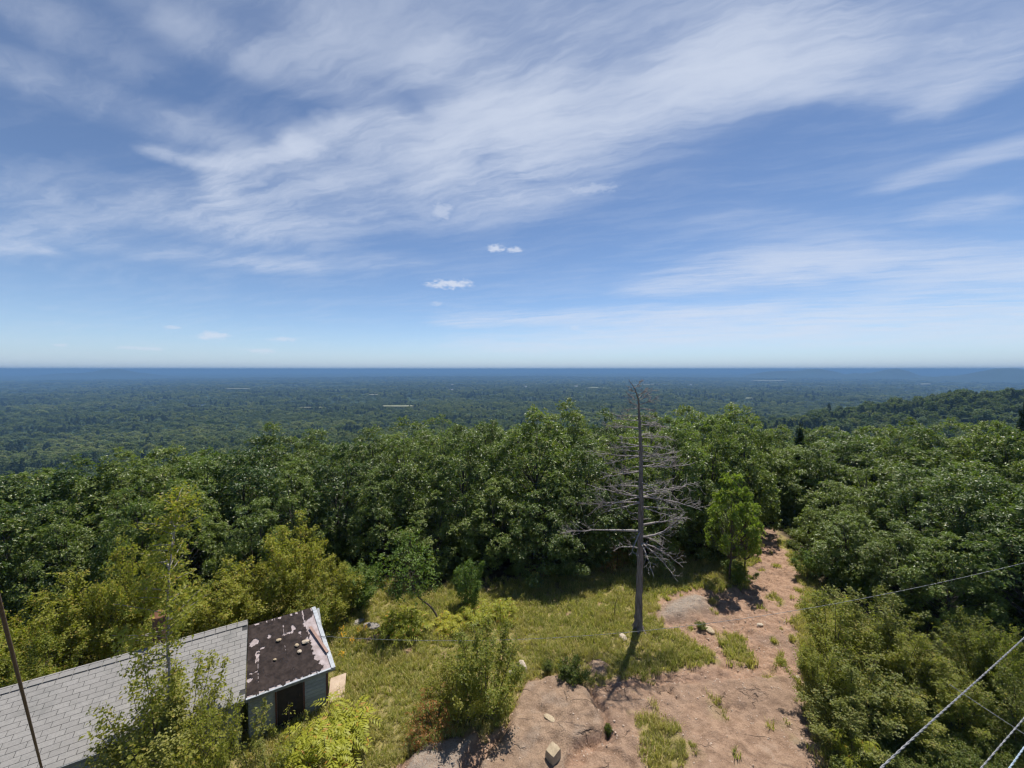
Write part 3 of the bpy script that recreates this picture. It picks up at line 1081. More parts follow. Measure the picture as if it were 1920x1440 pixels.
FRONT = [(815, 23.0, 925, 2.2), (1015, 22.4, 925, 2.3), (1075, 22.8, 900, 2.3), (1215, 24.0, 885, 2.3), (1318, 25.0, 900, 2.1), (556, 23.5, 860, 2.6), (640, 25.5, 826, 3.2), (715, 24.0, 880, 2.6), (770, 26.5, 792, 3.4), (868, 25.5, 800, 3.2), (935, 23.8, 900, 2.5), (1005, 26.5, 768, 3.7), (1095, 24.6, 830, 3.0),
         (1170, 26.5, 790, 3.2), (1262, 26.0, 786, 3.2), (1325, 28.0, 776, 3.0), (1385, 29.5, 772, 3.1), (1418, 35.5, 790, 2.4)]
oak_row(FRONT, 'oak in the front row beyond the grassy clearing, %s from the left', 'oaks along the edge of the clearing')
BACK = [(515, 30, 806, 3.4), (590, 33, 806, 3.2), (700, 31.5, 802, 3.3), (820, 33, 786, 3.3), (920, 32, 790, 3.2), (1060, 32, 762, 3.6), (1140, 34, 776, 3.2), (1220, 33, 776, 3.2), (1290, 34, 764, 3.4),
        (1372, 36, 768, 3.4), (1460, 38, 800, 3.0), (1510, 40, 806, 3.0), (1560, 38, 802, 3.2)]
oak_row(BACK, 'oak behind the front row, its top against the plain, %s from the left', 'oaks behind the front row')
LEFT = [(455, 24.5, 846, 3.3), (385, 24, 848, 3.2), (310, 25, 836, 3.4), (230, 24, 858, 3.3), (150, 23.5, 872, 3.3), (60, 23, 884, 3.3), (-30, 22, 890, 3.4), (-120, 22, 890, 3.3)]
oak_row(LEFT, 'oak in the wood beyond the cabin roof, %s from the left', 'oaks in the wood beyond the cabin')
LEFT2 = [(20, 18.5, 935, 2.6), (105, 19.2, 955, 2.2), (-70, 17.5, 930, 2.8), (255, 20.0, 915, 2.2), (340, 20.5, 905, 2.3), (480, 20.5, 935, 2.0)]
oak_row(LEFT2, 'smaller oak standing in front of the wood by the cabin, %s from the left', 'smaller oaks near the cabin')
RIGHT = [(1572, 24.5, 905, 2.2), (1600, 21.5, 965, 2.1), (1640, 26, 858, 2.9), (1720, 23, 868, 2.9), (1800, 20.5, 880, 2.9), (1690, 19.5, 985, 2.0), (1880, 18.5, 900, 2.8), (1960, 16.5, 930, 2.7), (1780, 17.6, 1005, 1.9), (2060, 17, 900, 3)]
oak_row(RIGHT, 'oak crowding the right-hand side of the path, %s from the left', 'oaks right of the path')
RIGHT2 = [(1535, 31, 838, 2.6), (1590, 32, 818, 3.1), (1660, 33, 806, 3.3), (1740, 31, 800, 3.3), (1830, 29, 806, 3.3), (1910, 27, 806, 3.3), (1990, 24, 820, 3.2), (2090, 24, 810, 3.4)]
oak_row(RIGHT2, 'oak at the back of the wood right of the path, %s from the left', 'oaks at the back of the right-hand wood')
RIGHT3 = [(1620, 40, 800, 3.3), (1700, 41, 796, 3.4), (1790, 39, 794, 3.4), (1870, 37, 792, 3.4), (1960, 35, 794, 3.4)]
oak_row(RIGHT3, 'oak topping the right-hand wood against the wooded shoulder, %s from the left', 'hindmost oaks of the right-hand wood')

# ------------------------------------------------------------------ the dead pine
def dead_pine():
    base = ground_at(1196, 1182)
    root = empty('dead_pine_tree', base)
    tag(root, 'bare dead pine with grey branches standing alone at the edge of the grass', 'tree')
    Yb = base.y

    def tp(px, py, dy=0.0):
        return at_depth(px, py, Yb + dy) - base
    axis = [tp(1197, 1188), tp(1197, 1150), tp(1199, 1090), tp(1201, 1020), tp(1202, 950), tp(1202, 890), tp(1201, 830), tp(1199, 790), tp(1198, 760), tp(1196, 745), tp(1190, 728), tp(1178, 711)]
    wid = [23, 19, 16.5, 14.5, 12.5, 10.5, 8.3, 6.2, 4.4, 3.0, 1.9, 0.9]
    wm = [w / F * Yb / 2 * .76 for w in wid]
    rs = np.random.RandomState(5)
    ax = np.array([tuple(a) for a in axis])
    # resample finely so the bark has an uneven outline
    tt = np.linspace(0, len(ax) - 1, 70)
    pts = np.stack([np.interp(tt, np.arange(len(ax)), ax[:, k]) for k in range(3)], 1)
    rad = np.interp(tt, np.arange(len(ax)), wm) * (1 + 0.06 * rs.normal(size=70))
    pts[1:, :2] += rs.normal(0, 0.008, (69, 2))
    mb = MB().tube(pts, rad, 12)
    for k in range(6):      # root flare
        a = k * 1.05 + .3
        mb.tube(bez(np.array([0.10 * math.cos(a), 0.10 * math.sin(a), 0.40]), np.array([.20 * math.cos(a), .20 * math.sin(a), .06]), np.array([.55 * math.cos(a), .55 * math.sin(a), -.14]), 6), np.linspace(.075, .04, 6), 6)
    mb.build('trunk', MAT['pine_bark'], root, True)

    def axis_at(z):
        i = np.argmin(abs(pts[:, 2] - z))
        return pts[i], rad[i]

    def twig(mb, p, d, L, r, level):
        n = 5 if level else 8
        q = [np.array(p, float)]
        d = np.array(d, float)
        for i in range(n):
            d = d + rs.normal(0, 0.17 + 0.07 * level, 3) + np.array([0, 0, 0.035])
            d /= np.linalg.norm(d)
            q.append(q[-1] + d * L / n)
        mb.tube(q, np.linspace(r, 0.0045, n + 1), 5 if not level else 3, cap=False)
        return np.array(q)

    def branch(z, az, L, rise=0.0, curve=0.0, twigs=9, r=0.045, tipfan=False):
        """az: 0 to the right in the photograph, pi to the left, -pi/2 towards the tower."""
        p, tr = axis_at(z)
        h = np.array([math.cos(az), math.sin(az), 0.0])
        mb = MB()
        n = 11
        q = []
        for i in range(n):
            t = i / (n - 1)
            q.append(p + h * (tr * .6 + t * L) + np.array([0, 0, rise * L * t + curve * L * t * t]) + (rs.normal(0, .03, 3) * t))
        q = np.array(q)
        mb.tube(q, np.linspace(r, .010, n) * (1 + .1 * rs.normal(size=n)), 6, cap=False)
        side = np.array([-h[1], h[0], 0])
        for k in range(twigs):
            t = rs.uniform(.55 if tipfan else .25, 1.0)
            i = int(t * (n - 2))
            s = q[i] + (q[i + 1] - q[i]) * (t * (n - 2) - i)
            d = h * rs.uniform(.5, 1.1) + side * rs.choice([-1, 1]) * rs.uniform(.25, .95) + np.array([0, 0, rs.uniform(-.35, .6)])
            d /= np.linalg.norm(d)
            tl = L * rs.uniform(.16, .42) * (1.15 - .5 * t) + .12
            w = twig(mb, s, d, tl, .011, 1)
            for e in range(rs.randint(2, 5)):
                j = rs.randint(1, len(w) - 1)
                dd = (w[j] - w[j - 1]) / np.linalg.norm(w[j] - w[j - 1]) + rs.normal(0, .55, 3)
                twig(mb, w[j], dd / np.linalg.norm(dd), tl * rs.uniform(.3, .6), .006, 2)
        mb.build('branch', MAT['dead_wood'], root, True)

    zc = lambda py: (at_depth(1200, py, Yb) - base).z
    m = lambda px: px / F * Yb
    PI = math.pi
    # lower limbs
    branch(zc(1000), PI + .05, m(150), .10, -.10, 15, .06, True)
    branch(zc(1024), PI - .5, m(52), .14, -.45, 7, .04)
    branch(zc(990), .15, m(90), .12, -.02, 12, .05)
    branch(zc(1010), .1, m(85), -.05, .55, 12, .05)
    branch(zc(1016), -.4, m(72), -.1, -.35, 11, .045)
    branch(zc(1020), -.9, m(72), -.25, -.35, 11, .045)
    branch(zc(1004), .5, m(70), -.25, -.35, 10, .045)
    branch(zc(1022), -1.5, m(58), -.2, -.4, 10, .04)
    branch(zc(1000), -2.2, m(55), -.2, -.3, 9, .04)
    # middle whorls
    for py, azs, Ls in ((962, (PI + .1,), (16,)), (972, (.0,), (15,)), (978, (PI,), (14,)),
                        (950, (.1, -.6), (84, 70)), (944, (PI - .1, PI + .5), (108, 80)), (928, (.02, .4), (120, 92)), (922, (-.05, -.8), (108, 60)),
                        (930, (PI - .2, PI + .3, PI - .8), (100, 92, 70)), (900, (PI + .1, -1.4), (40, 60)), (886, (PI + .05, PI - .6), (82, 60)), (908, (.3, -.9, 2.0), (62, 55, 50)), (914, (PI - .3, PI + .9), (64, 48)), (843, (PI + .2, -.9), (58, 46)), (866, (-.4, 1.0), (60, 50)), (822, (.2, PI - .3), (52, 44)),
                        (877, (-.05, .5), (105, 70)), (872, (PI + .3,), (48,)), (858, (PI - .1, PI + .35), (100, 72)), (852, (.1, -.5, 1.2), (70, 60, 60)),
                        (833, (PI, PI - .7), (66, 50)), (836, (.25, -.3), (45, 50)), (812, (.1, .7), (60, 40)), (802, (PI + .05, PI - .5), (72, 45)),
                        (796, (.1, -.6), (48, 40)), (790, (PI - .3, -1.2), (40, 40)), (782, (PI, .2), (48, 30)), (768, (PI + .2, .1, 1.4), (26, 30, 25))):
        for a, L in zip(azs, Ls):
            if py > 955:
                branch(zc(py), a, m(L), .05, -.05, 1, .022)
            else:
                branch(zc(py), a, m(L) * rs.uniform(.92, 1.08), rs.uniform(-.14, .10), rs.uniform(-.14, .16), int(3 + L / 13), .015 + .00020 * L)
    # the ragged top
    for py, a, L, ri in ((758, 0, 38, .25), (752, .3, 32, .45), (750, PI, 22, .5), (745, .6, 20, .6), (740, -.2, 16, .5), (735, PI, 12, .6), (760, PI + .2, 20, .4), (728, .2, 14, .7)):
        branch(zc(py), a, m(L), ri * .6, ri, 8, .022)
    return base


PINE = dead_pine()

# ------------------------------------------------------------------ birches, saplings and bushes
BIRCH = [shrub_meshes(200 + i, stems=[19, 22, 17, 20][i], dens=66, leaf=.066, leaves=4, twiglen=.62, upright=.62) for i in range(4)]
YELLOW = [shrub_meshes(220 + i, mat='yellow_leaf', stems=17, dens=60, leaf=.066, leaves=4, twiglen=.58, upright=.66) for i in range(3)]
GREEN = [shrub_meshes(240 + i, mat='green_leaf', stems=16, dens=54, leaf=.075, leaves=4, twiglen=.58, upright=.62) for i in range(2)]
SUMAC = [sumac_meshes(260 + i) for i in range(3)]
AIRY = [shrub_meshes(290 + i, stems=20, dens=40, leaf=.072, leaves=3, twiglen=.5, upright=.6, mat='airy_leaf') for i in range(2)]
UPR = [shrub_meshes(310 + i, stems=26, dens=50, leaf=.062, leaves=3, twiglen=.42, upright=.8, mat='airy_leaf' if i % 2 == 0 else 'birch_leaf', base=.04) for i in range(4)]
REDS = [sumac_meshes(270 + i, mat='red_leaf', stems=18, leaf=.12) for i in range(2)]
LOW = [shrub_meshes(280 + i, H=.7, R=.75, stems=22, leaf=.06, leaves=3, dens=22, mat='low_leaf', twiglen=.22, stem_r=.012, base=.2) for i in range(3)]


def bush(name, meshes, px, Y, py_top, wpx, label, group=None, cat='bush', H0=3.2, R0_=1.4, foot=None):
    """A bush whose foot stands at depth Y, with the crown reaching up to py_top and wpx wide in the photograph."""
    p = at_depth(px, 900, Y)
    g = hz(p.x, Y)
    H = at_depth(px, py_top, Y).z - g
    s = wpx / F * Y / 2 / R0_ * (1.28 if H0 > 3 else 0.95)
    return plant(name, meshes, (p.x, Y, g), R0.uniform(0, 6.28), (s, s, H / H0 * 0.97), label, cat, group, ('stems', 'foliage'))


def gy_(px, py):
    return ground_at(px, py).y


# middle: birch bush at the edge of the granite, red sumac at its foot
bush('birch_bush', AIRY[0], 905, gy_(905, 1335), 1158, 150, 'birch bush beside the granite ledge in the middle of the grass', 'birch bushes')
for px_, py_, pt_, w_, lb_ in ((1035, 1075, 1046, 46, 'reddish low bush in the shade left of the dead pine'), (1150, 1068, 1028, 54, 'reddish bush in the shade just behind the dead pine trunk'), (1268, 1058, 1026, 50, 'reddish bush in the shade right of the dead pine')):
    bush('sumac_bush', REDS[0], px_, gy_(px_, py_), pt_, w_, lb_, 'sumac bushes', 'bush', 1.2, .8)
bush('birch_bush', AIRY[1], 858, gy_(858, 1352), 1215, 115, 'low birch bush leaning to the left of the taller one by the ledge', 'birch bushes')
bush('sumac_bush', REDS[0], 808, gy_(808, 1366), 1296, 84, 'reddening sumac at the foot of the birch bush beside the granite', 'sumac bushes', 'bush', 1.2, .8)
bush('sumac_bush', REDS[1], 782, gy_(782, 1395), 1352, 60, 'small red-brown sumac nearest the flat slab of rock', 'sumac bushes', 'bush', 1.2, .8)
# yellow-green sumacs
bush('sumac_bush', SUMAC[0], 610, 12.0, 1338, 140, 'bright yellow-green sumac in front of the tar-roofed shed', 'sumac bushes', 'bush', 1.2, .8)
bush('sumac_bush', SUMAC[1], 570, 11.6, 1392, 95, 'lower yellow-green sumac at the bottom edge of the picture', 'sumac bushes', 'bush', 1.2, .8)
bush('sumac_bush', SUMAC[2], 755, gy_(755, 1185), 1140, 84, 'bright green sumac under the small tree with the crooked trunk', 'sumac bushes', 'bush', 1.2, .8)
bush('sumac_bush', SUMAC[1], 945, gy_(945, 1160), 1122, 52, 'small yellow-green sumac in front of the dark shade of the oaks', 'sumac bushes', 'bush', 1.2, .8)
bush('sumac_bush', SUMAC[0], 893, gy_(893, 1165), 1130, 60, 'pale sumac behind the birch bush by the ledge', 'sumac bushes', 'bush', 1.2, .8)
bush('sumac_bush', SUMAC[2], 840, gy_(840, 1180), 1148, 56, 'low sumac between the crooked tree and the birch bush', 'sumac bushes', 'bush', 1.2, .8)
# behind and beside the cabin
YB = [(480, 17.6, 1005, 130, 1), (552, 18.8, 957, 125, 0), (615, 18.2, 1045, 100, 2), (585, 16.9, 1085, 90, 1), (420, 16.4, 1085, 110, 0), (100, 15.6, 1072, 150, 2), (185, 15.8, 1098, 120, 0),
      (235, 16.6, 968, 105, 1), (15, 14.6, 1110, 140, 1), (350, 16.2, 1070, 100, 2), (-60, 13.6, 1120, 140, 0), (290, 15.4, 1120, 90, 1), (60, 13.4, 1175, 110, 2)]
YL = {480: 'rounded yellow-green birch behind the join of shed and cabin', 552: 'tallest yellow-green birch behind the shed roof', 615: 'yellow-green birch just right of the tallest one behind the shed',
      585: 'low yellow-green birch bush touching the shed ridge', 420: 'yellow-green birch bush behind the cabin ridge near the shed', 100: 'leafy yellow-green birch bush behind the left end of the cabin',
      185: 'yellow-green birch bush to the left of the rusty stovepipe', 235: 'taller thin yellow-brown birch rising behind the stovepipe', 15: 'yellow-green birch bush at the left edge of the picture',
      350: 'yellow-green birch bush to the right of the rusty stovepipe', -60: 'birch bush cut by the left edge of the picture', 290: 'low yellow bush right behind the rusty stovepipe',
      60: 'low yellow-green bush against the cabin ridge at far left'}
for px, Y, pt, w, k in YB:
    bush('birch_bush', YELLOW[k], px, Y, pt, w, YL[px], 'yellow-green birches behind the cabin')
# tall thin birch in front of the roof
bush('birch_bush', AIRY[1], 300, 10.4, 1198, 205, 'dense birch bush in front of the grey cabin roof', 'birch bushes')
bush('birch_bush', BIRCH[3], 262, 9.8, 1318, 215, 'birch bush hiding the cabin eave at the bottom of the picture', 'birch bushes')
bush('birch_bush', AIRY[0], 385, 10.5, 1285, 110, 'narrow birch bush in front of the right half of the cabin roof', 'birch bushes')


def tall_birch():
    Y = 10.6
    p = at_depth(314, 900, Y)
    g = hz(p.x, Y)
    root = empty('birch_tree', (p.x, Y, g))
    tag(root, 'slender pale-trunked birch with thin yellowing leaves rising past the cabin roof', 'tree')
    rs = np.random.RandomState(31)
    o = Vector((p.x, Y, g))
    P = lambda px, py, dy=0: np.array(tuple(at_depth(px, py, Y + dy) - o))
    ctrl = np.array([P(318, 1560), P(317, 1400), P(318, 1290), P(314, 1200), P(315, 1130), P(317, 1060), P(326, 1010), P(330, 960), P(338, 922)])
    tt = np.linspace(0, 8, 40)
    pts = np.stack([np.interp(tt, np.arange(9), ctrl[:, k]) for k in range(3)], 1)
    pts[1:, :2] += rs.normal(0, .012, (39, 2))
    tb = MB().tube(pts, np.linspace(.046, .009, 40), 7)
    cs, axs = [], []
    for i in range(62):
        t = rs.uniform(.30, 1.0)
        s = pts[int(t * 39)]
        a = rs.uniform(0, 6.28)
        L = (1.05 - .62 * (t - .30) / .70) * rs.uniform(.6, 1.25)
        d = np.array([math.cos(a), math.sin(a), rs.uniform(.25, .9)])
        q = bez(s, s + d * L * .6, s + d * L + (0, 0, -.08), 6)
        tb.tube(q, np.linspace(.014, .004, 6), 4, cap=False)
        m = int(8 + 16 * L)
        f = rs.uniform(.25, 1.05, m)
        on = s + (q[-1] - s) * f[:, None] + rs.normal(0, .11, (m, 3))
        cs.append(on)
        ax = rs.normal(0, .5, (m, 3)) + (0, 0, .6)
        axs.append(ax / np.linalg.norm(ax, axis=1)[:, None])
    tb.build('trunk', MAT['birch_bark'], root, True)
    me = leaf_mesh('crown', rs, [rosettes(rs, np.vstack(cs), np.vstack(axs), 4, .085, .06, .9, .3, .03)], MAT['yellow_leaf'])
    link(bpy.data.objects.new('crown', me), root)


tall_birch()
# sparse saplings in front of the shed
SPARSE = shrub_meshes(301, stems=5, dens=26, mat='birch_leaf', twiglen=.5, leaf=.085)
SPARSE2 = shrub_meshes(302, stems=4, dens=24, mat='yellow_leaf', twiglen=.5, leaf=.085)
bush('birch_bush', SPARSE, 462, 11.4, 1292, 95, 'thin birch sapling in front of the join of shed and cabin', 'birch saplings by the shed')
bush('birch_bush', SPARSE2, 535, 11.6, 1318, 80, 'sparse yellowing sapling in front of the dark shed door', 'birch saplings by the shed')
bush('birch_bush', SPARSE, 495, 10.9, 1352, 85, 'low sapling at the bottom edge below the shed', 'birch saplings by the shed')


# small tree with a crooked trunk in the clearing
def crooked_tree():
    foot = ground_at(826, 1172)
    root = empty('small_tree', foot)
    tag(root, 'small leafy tree with a crooked leaning trunk left of the birch bush', 'tree')
    rs = np.random.RandomState(41)
    Y = foot.y
    P = lambda px, py, dy=0: np.array(tuple(at_depth(px, py, Y + dy) - foot))
    tb = MB()
    tr = np.vstack([bez(P(826, 1176), P(818, 1140), P(795, 1128), 6), bez(P(795, 1128), P(770, 1112), P(768, 1070), 6)[1:], bez(P(768, 1070), P(764, 1030), P(772, 1000), 5)[1:]])
    tb.tube(tr, np.linspace(.05, .012, len(tr)), 6)
    parts = []
    cen = [(762, 1085, .3), (735, 1062, 0), (790, 1066, -.4), (770, 1030, .2), (748, 1022, -.3), (788, 1036, .5), (768, 1000, 0), (722, 1080, .4), (806, 1085, .1), (745, 1100, -.2), (780, 1105, -.5), (712, 1052, .1), (760, 1055, -.8), (770, 1055, .9), (800, 1050, .6)]
    for px, py, dy in cen:
        c = P(px, py, dy)
        tb.tube(bez(tr[rs.randint(6, len(tr))], c * .6 + tr[8] * .4, c, 5), np.linspace(.016, .005, 5), 4, cap=False)
        n = 30
        d = rs.normal(size=(n, 3))
        d /= np.linalg.norm(d, axis=1)[:, None]
        ax = d * .5 + (0, 0, .6)
        ax /= np.linalg.norm(ax, axis=1)[:, None]
        parts.append(rosettes(rs, c + d * .62 * rs.uniform(.3, 1.05, (n, 1)), ax, 6, .115, .07, .9, .25, .04))
    tb.build('trunk', MAT['stem_bark'], root, True)
    link(bpy.data.objects.new('crown', leaf_mesh('crown', rs, parts, MAT['green_leaf'])), root)


crooked_tree()
SAP = [oak_meshes(400 + i, H=8.5, R=3.0, clumps=34, twigs=22, leaf=.27, leaves=7, base=.34, mat='bright_leaf', barkm='stem_bark', trunk_r=.15, stems=1) for i in range(2)]


def sapling(name, meshes, px, py_base, py_top, wpx, label, group=None, R=3.0):
    g = ground_at(px, py_base)
    H = at_depth(px, py_top, g.y).z - g.z
    s = wpx / F * g.y / 2 / R * .9
    plant(name, meshes, g, R0.uniform(0, 6.28), (s, s, H / 8.3), label, 'tree', group)


sapling('sapling_tree', SAP[0], 1368, 1090, 888, 108, 'bright green sapling beside the path, left of its thinner twin', 'saplings beside the path')
sapling('sapling_tree', SAP[1], 1396, 1084, 918, 76, 'thinner bright sapling standing right at the edge of the path', 'saplings beside the path')
bush('leafy_bush', GREEN[0], 880, gy_(880, 1140), 1040, 62, 'dark green young bush in the shade right of the crooked tree')
bush('leafy_bush', GREEN[1], 1386, gy_(1386, 1092), 1045, 60, 'low green bush round the foot of the path-side saplings')
bush('leafy_bush', GREEN[0], 660, 19.5, 1050, 90, 'green bush in the shade right of the yellow birches')
bush('leafy_bush', GREEN[0], 1518, gy_(1518, 1085), 1025, 50, 'green bush at the right side of the path where it enters the wood')
# right of the path: birch thicket
TH = [(1570, 14.6, 1105, 150, 0, 'tall birch bush nearest the bend of the path, at the thicket edge'), (1650, 15.2, 1082, 150, 1, 'tallest birch bush in the thicket right of the path'),
      (1545, 13.2, 1195, 110, 2, 'lower birch bush at the path edge of the thicket'), (1620, 12.8, 1215, 170, 3, 'broad birch bush in the middle of the thicket right of the path'),
      (1705, 14.0, 1160, 130, 0, 'birch bush behind the thicket, next to the dark oaks'), (1590, 12.0, 1300, 140, 1, 'low birch bush at the front of the thicket'),
      (1680, 12.4, 1275, 150, 2, 'low birch bush under the thick cable'), (1850, 14.0, 1135, 110, 3, 'yellow-green birch bush in front of the dark oaks at far right'),
      (1905, 13.2, 1165, 110, 0, 'birch bush crossed by the thick cable near the right edge'), (1760, 13.6, 1225, 120, 1, 'spreading birch bush between the two cables'),
      (1820, 12.6, 1260, 130, 2, 'low birch bush just above the thick cable'), (1940, 11.9, 1230, 130, 3, 'birch bush cut by the right edge of the picture')]
for px, Y, pt, w, k, lab in TH:
    bush('birch_bush', UPR[k], px, Y, pt, w, lab, 'birch thicket right of the path')
bush('sumac_bush', SUMAC[0], 1620, 11.4, 1365, 70, 'small yellow-green sumac at the bottom of the thicket', 'sumac bushes', 'bush', 1.2, .8)
bush('low_shrub', LOW[0], 1075, gy_(1075, 1276), 1236, 78, 'low dark green mat of juniper behind the granite ledge', None, 'shrub', .7, .75)
bush('low_shrub', LOW[1], 1030, gy_(1030, 1262), 1242, 40, 'tiny upright bush just left of the juniper mat', None, 'shrub', .7, .75)
bush('low_shrub', LOW[2], 1320, gy_(1320, 1180), 1167, 30, 'tiny green plant on the bare soil right of the dead pine', None, 'shrub', .7, .75)
bush('low_shrub', LOW[1], 1145, gy_(1145, 1372), 1360, 32, 'small green tuft growing in the crack of the granite', None, 'shrub', .7, .75)
# a dead twig in the grass, left of the pine
tw = ground_at(1152, 1155)
mb = MB()
mb.tube([(0, 0, -.05), (.02, 0, .4), (.10, .02, .75), (.16, 0, 1.0)], [.022, .018, .012, .006], 5)
mb.tube([(.03, 0, .45), (-.08, .03, .7), (-.1, 0, .85)], [.012, .008, .004], 4)
mb.tube([(.09, 0, .72), (.22, .05, .86)], [.009, .004], 4)
o = mb.build('dead_sapling', MAT['stem_bark'])
o.location = tw
tag(o, 'thin leafless dead sapling standing in the grass left of the pine', 'sapling')


# ------------------------------------------------------------------ a few conifers
def conifer_meshes(seed, H=7.0, R=1.7):
    rs = np.random.RandomState(seed)
    tb = MB().tube([(0, 0, -.3), (0, 0, H * .5), (0, 0, H)], [.14, .08, .015], 6)
    parts = []
    for k in range(70):
        t = rs.uniform(.08, .98)
        a = rs.uniform(0, 6.28)
        L = R * (1 - t) * rs.uniform(.75, 1.1) + .12
        n = int(10 + 22 * L)
        f = rs.uniform(.15, 1, n)
        c = np.stack([math.cos(a) * L * f, math.sin(a) * L * f, t * H - .25 * L * f * f + rs.normal(0, .04, n)], 1)
        c[:, :2] += rs.normal(0, .14, (n, 2)) * (1.1 - f)[:, None]
        ax = np.tile([math.cos(a) * .7, math.sin(a) * .7, .35], (n, 1)) + rs.normal(0, .3, (n, 3))
        ax /= np.linalg.norm(ax, axis=1)[:, None]
        parts.append(rosettes(rs, c, ax, 5, .22, .05, .7, .2, .03))
    return tb.mesh('trunk', MAT['oak_bark'], True), leaf_mesh('crown', rs, parts, MAT['far_needle'])


CON = [conifer_meshes(500 + i) for i in range(2)]
for px, Y, pt, s, lab in ((1497, 36, 792, .75, 'small dark spruce poking up between the oaks beyond the path'), (1912, 60, 752, 1.1, 'dark conifer at the right edge above the oak wood')):
    p = at_depth(px, 900, Y)
    g = hz(p.x, Y)
    plant('spruce_tree', CON[0], (p.x, Y, g), 1.0, (s, s, (at_depth(px, pt, Y).z - g) / 7.0), lab, 'tree')


# ------------------------------------------------------------------ scattered stuff through geometry nodes
def scatter(name, pts, rz, sc, idx, sources, label=None):
    """One object that carries points; geometry nodes set one of the source meshes on each."""
    col = bpy.data.collections.new(name + '_sources')
    for i, me in enumerate(sources):
        o = bpy.data.objects.new('%s_source_%02d' % (name, i), me)
        col.objects.link(o)
    me = bpy.data.meshes.new(name)
    me.vertices.add(len(pts))
    me.vertices.foreach_set('co', np.asarray(pts, np.float32).ravel())
    a = me.attributes.new('turn', 'FLOAT_VECTOR', 'POINT')
    rot = np.zeros((len(pts), 3), np.float32)
    rot[:, 2] = rz
    a.data.foreach_set('vector', rot.ravel())
    a = me.attributes.new('size', 'FLOAT_VECTOR', 'POINT')
    a.data.foreach_set('vector', np.asarray(sc, np.float32).ravel())
    a = me.attributes.new('pick', 'INT', 'POINT')
    a.data.foreach_set('value', np.asarray(idx, np.int32))
    ob = link(bpy.data.objects.new(name, me))
    ng = bpy.data.node_groups.new(name + '_nodes', 'GeometryNodeTree')
    ng.interface.new_socket('Geometry', in_out='INPUT', socket_type='NodeSocketGeometry')
    ng.interface.new_socket('Geometry', in_out='OUTPUT', socket_type='NodeSocketGeometry')
    gi, go = ng.nodes.new('NodeGroupInput'), ng.nodes.new('NodeGroupOutput')
    ci = ng.nodes.new('GeometryNodeCollectionInfo')
    ci.inputs[0].default_value = col
    ci.inputs['Separate Children'].default_value = True
    ci.inputs['Reset Children'].default_value = True
    ip = ng.nodes.new('GeometryNodeInstanceOnPoints')
    ip.inputs['Pick Instance'].default_value = True

    def na(nm, dt):
        nd = ng.nodes.new('GeometryNodeInputNamedAttribute')
        nd.data_type = dt
        nd.inputs[0].default_value = nm
        return nd.outputs[0]
    L = ng.links.new
    L(gi.outputs[0], ip.inputs['Points'])
    L(ci.outputs[0], ip.inputs['Instance'])
    L(na('pick', 'INT'), ip.inputs['Instance Index'])
    L(na('turn', 'FLOAT_VECTOR'), ip.inputs['Rotation'])
    L(na('size', 'FLOAT_VECTOR'), ip.inputs['Scale'])
    L(ip.outputs[0], go.inputs[0])
    md = ob.modifiers.new('scatter', 'NODES')
    md.node_group = ng
    tag(ob, label, None, None, 'stuff')
    return ob


RS = np.random.RandomState(77)


def far_crown(seed, conifer=False, pale=False):
    rs = np.random.RandomState(seed)
    parts = []
    if conifer:
        n = 150
        t = rs.uniform(.05, 1, n)
        a = rs.uniform(0, 6.28, n)
        r = 1.7 * (1 - t) + .1
        c = np.stack([r * np.cos(a), r * np.sin(a), t * 9], 1)
        ax = np.stack([np.cos(a), np.sin(a), np.full(n, .5)], 1)
        L, W = .9, .6
    else:
        c, ax = [], []
        for k in range(26):
            d = rs.normal(size=3)
            d[2] = abs(d[2]) * .9 + .05
            d /= np.linalg.norm(d)
            cc = d * np.array([2.7, 2.7, 3.0]) * rs.uniform(.6, 1.0) + np.array([0, 0, 4.2])
            e = rs.normal(size=(9, 3))
            e /= np.linalg.norm(e, axis=1)[:, None]
            e = e + d * .5
            c.append(cc + e * .85)
            ax.append(e + (0, 0, .6))
        c, ax = np.vstack(c), np.vstack(ax)
        L, W = 1.05, .75
    ax = ax / np.linalg.norm(ax, axis=1)[:, None]
    parts.append(rosettes(rs, c, ax, 2, L, W, .9, .2, .1))
    mb = MB()
    N = 0
    for v, q, n in parts:
        mb.add(v, q)
        N += n
    me = mb.mesh('far_crown', MAT['far_needle' if conifer else ('far_leaf_pale' if pale else 'far_leaf')])
    face_attr(me, 'rnd', rs.uniform(0, 1, N))
    face_attr(me, 'rnd2', rs.uniform(0, 1, N))
    return me


